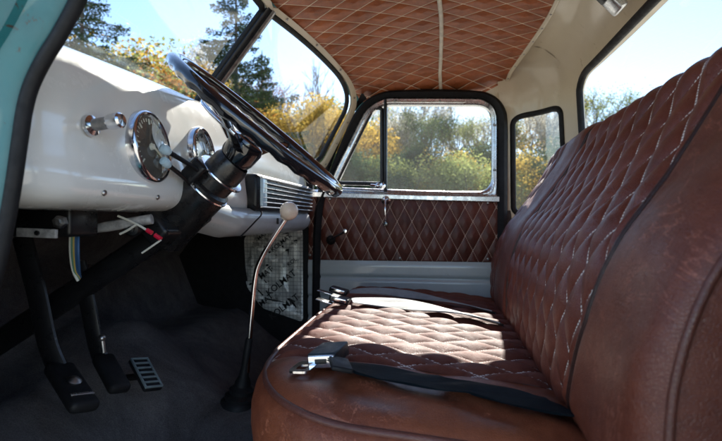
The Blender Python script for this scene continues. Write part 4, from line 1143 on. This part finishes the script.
def chain():
    used = set()
    def P(proto, *a, **k):
        if proto.name in used: o = dup(proto)
        else: used.add(proto.name); o = proto
        return put(o, *a, **k)
    return P
PUT = chain()
G1, G2, G3, G4 = 'conifers beyond the windshield', 'autumn trees beyond the windows', 'bare trees beyond the windshield', 'bushes along the tree line'
PUT(cA, 82, 17, 'tall dark conifer beside the teal pillar, leftmost tree through the windshield', G1, top=-60, base_h=10)
PUT(cB, 236, 15, 'tall dark conifer just left of the windshield centre post', G1, top=-40, base_h=10)
PUT(cB, 262, 23, 'shorter conifer just right of the windshield centre post', G1, top=50, base_h=10)
PUT(paleT, 158, 30, 'pale cream hazy tree between the two tall conifers', G2, top=14, base_h=8.4)
PUT(bareA, 184, 24, 'brown bare-crowned tree right of the pale tree', G3, top=2, base_h=8.4)
PUT(rustT, 128, 26, 'rust-leaved tree right of the leftmost conifer', G2, top=28, base_h=7.6)
PUT(rustT, 205, 34, 'rust-leaved tree behind the steering wheel rim top', G2, top=32, base_h=7.6)
PUT(bareB, 290, 26, 'slender bare tree in the middle of the passenger windshield pane', G3, top=48, base_h=8.4)
PUT(bareB, 312, 30, 'slender bare tree near the right edge of the windshield', G3, top=66, base_h=8.4)
PUT(bareA, 262, 34, 'bare tree behind the shorter conifer', G3, top=62, base_h=8.4)
W1 = ['just right of the teal pillar', 'under the rust-leaved tree', 'second from the teal pillar, its top touching the rust tree', 'under the pale tree', 'left of the steering wheel rim', 'behind the top of the steering wheel rim', 'left of the centre post foot', 'right of the centre post', 'under the shorter conifer', 'under the slender bare tree', 'beside the right windshield frame', 'at the lower right corner of the windshield']
for i, (px, top) in enumerate([(98, 78), (118, 70), (140, 76), (172, 80), (196, 84), (215, 98), (246, 118), (262, 122), (280, 128), (300, 122), (318, 112), (332, 118)]):
    PUT((bR, bG, bO)[i % 3], px, 21 + (i * 5) % 7, ('rust', 'golden', 'olive')[i % 3] + ' bush ' + W1[i], G4, top=top, base_h=3.2)
# beyond the door window
for i, (pr__, px, dist, top, bh, lab) in enumerate([
    (goldT, 345, 20, 92, 7.6, 'golden tree filling the vent window'), (paleT, 366, 27, 84, 8.4, 'pale tree between the vent window and the division bar'),
    (goldT, 384, 24, 96, 7.6, 'golden tree behind the window division bar'),
    (bareB, 400, 30, 80, 8.4, 'pale bare tree left in the door window'), (drkT, 446, 19, 104, 7.6, 'dark green tree in the middle of the door window'),
    (grnT, 410, 26, 96, 7.6, 'olive tree left of the dark green tree in the door window'), (paleT, 472, 28, 78, 8.4, 'pale tree right in the door window'),
    (grnT, 494, 25, 92, 7.6, 'olive tree behind the rear edge of the door window'), (paleT, 532, 24, 78, 8.4, 'pale tree in the corner window'),
    (goldT, 550, 29, 86, 7.6, 'golden tree in the corner window'), (grnT, 598, 24, 66, 7.6, 'sunny green tree in the corner of the rear window'),
    (paleT, 425, 33, 76, 8.4, 'pale tree behind the dark green one')]):
    PUT(pr__, px, dist, lab, G2, top=top, base_h=bh)
W2 = ['in the lower left of the vent window', 'in the lower right of the vent window', 'just right of the division bar', 'left of the dark green tree', 'under the dark green tree', 'right of the dark green tree', 'in the lower right of the door window', 'low in the corner window, left half', 'low in the corner window, right half', 'in the lower left corner of the rear window', 'behind the top edge of the backrest']
for i, (px, top) in enumerate([(350, 158), (372, 168), (395, 164), (420, 160), (446, 158), (470, 160), (492, 152), (520, 158), (552, 158), (590, 144), (625, 154)]):
    PUT((bD, bG, bO)[i % 3], px, 16 + (i * 3) % 5, ('dark green', 'golden', 'olive')[i % 3] + ' bush ' + W2[i], G4, top=top, base_h=3.3)
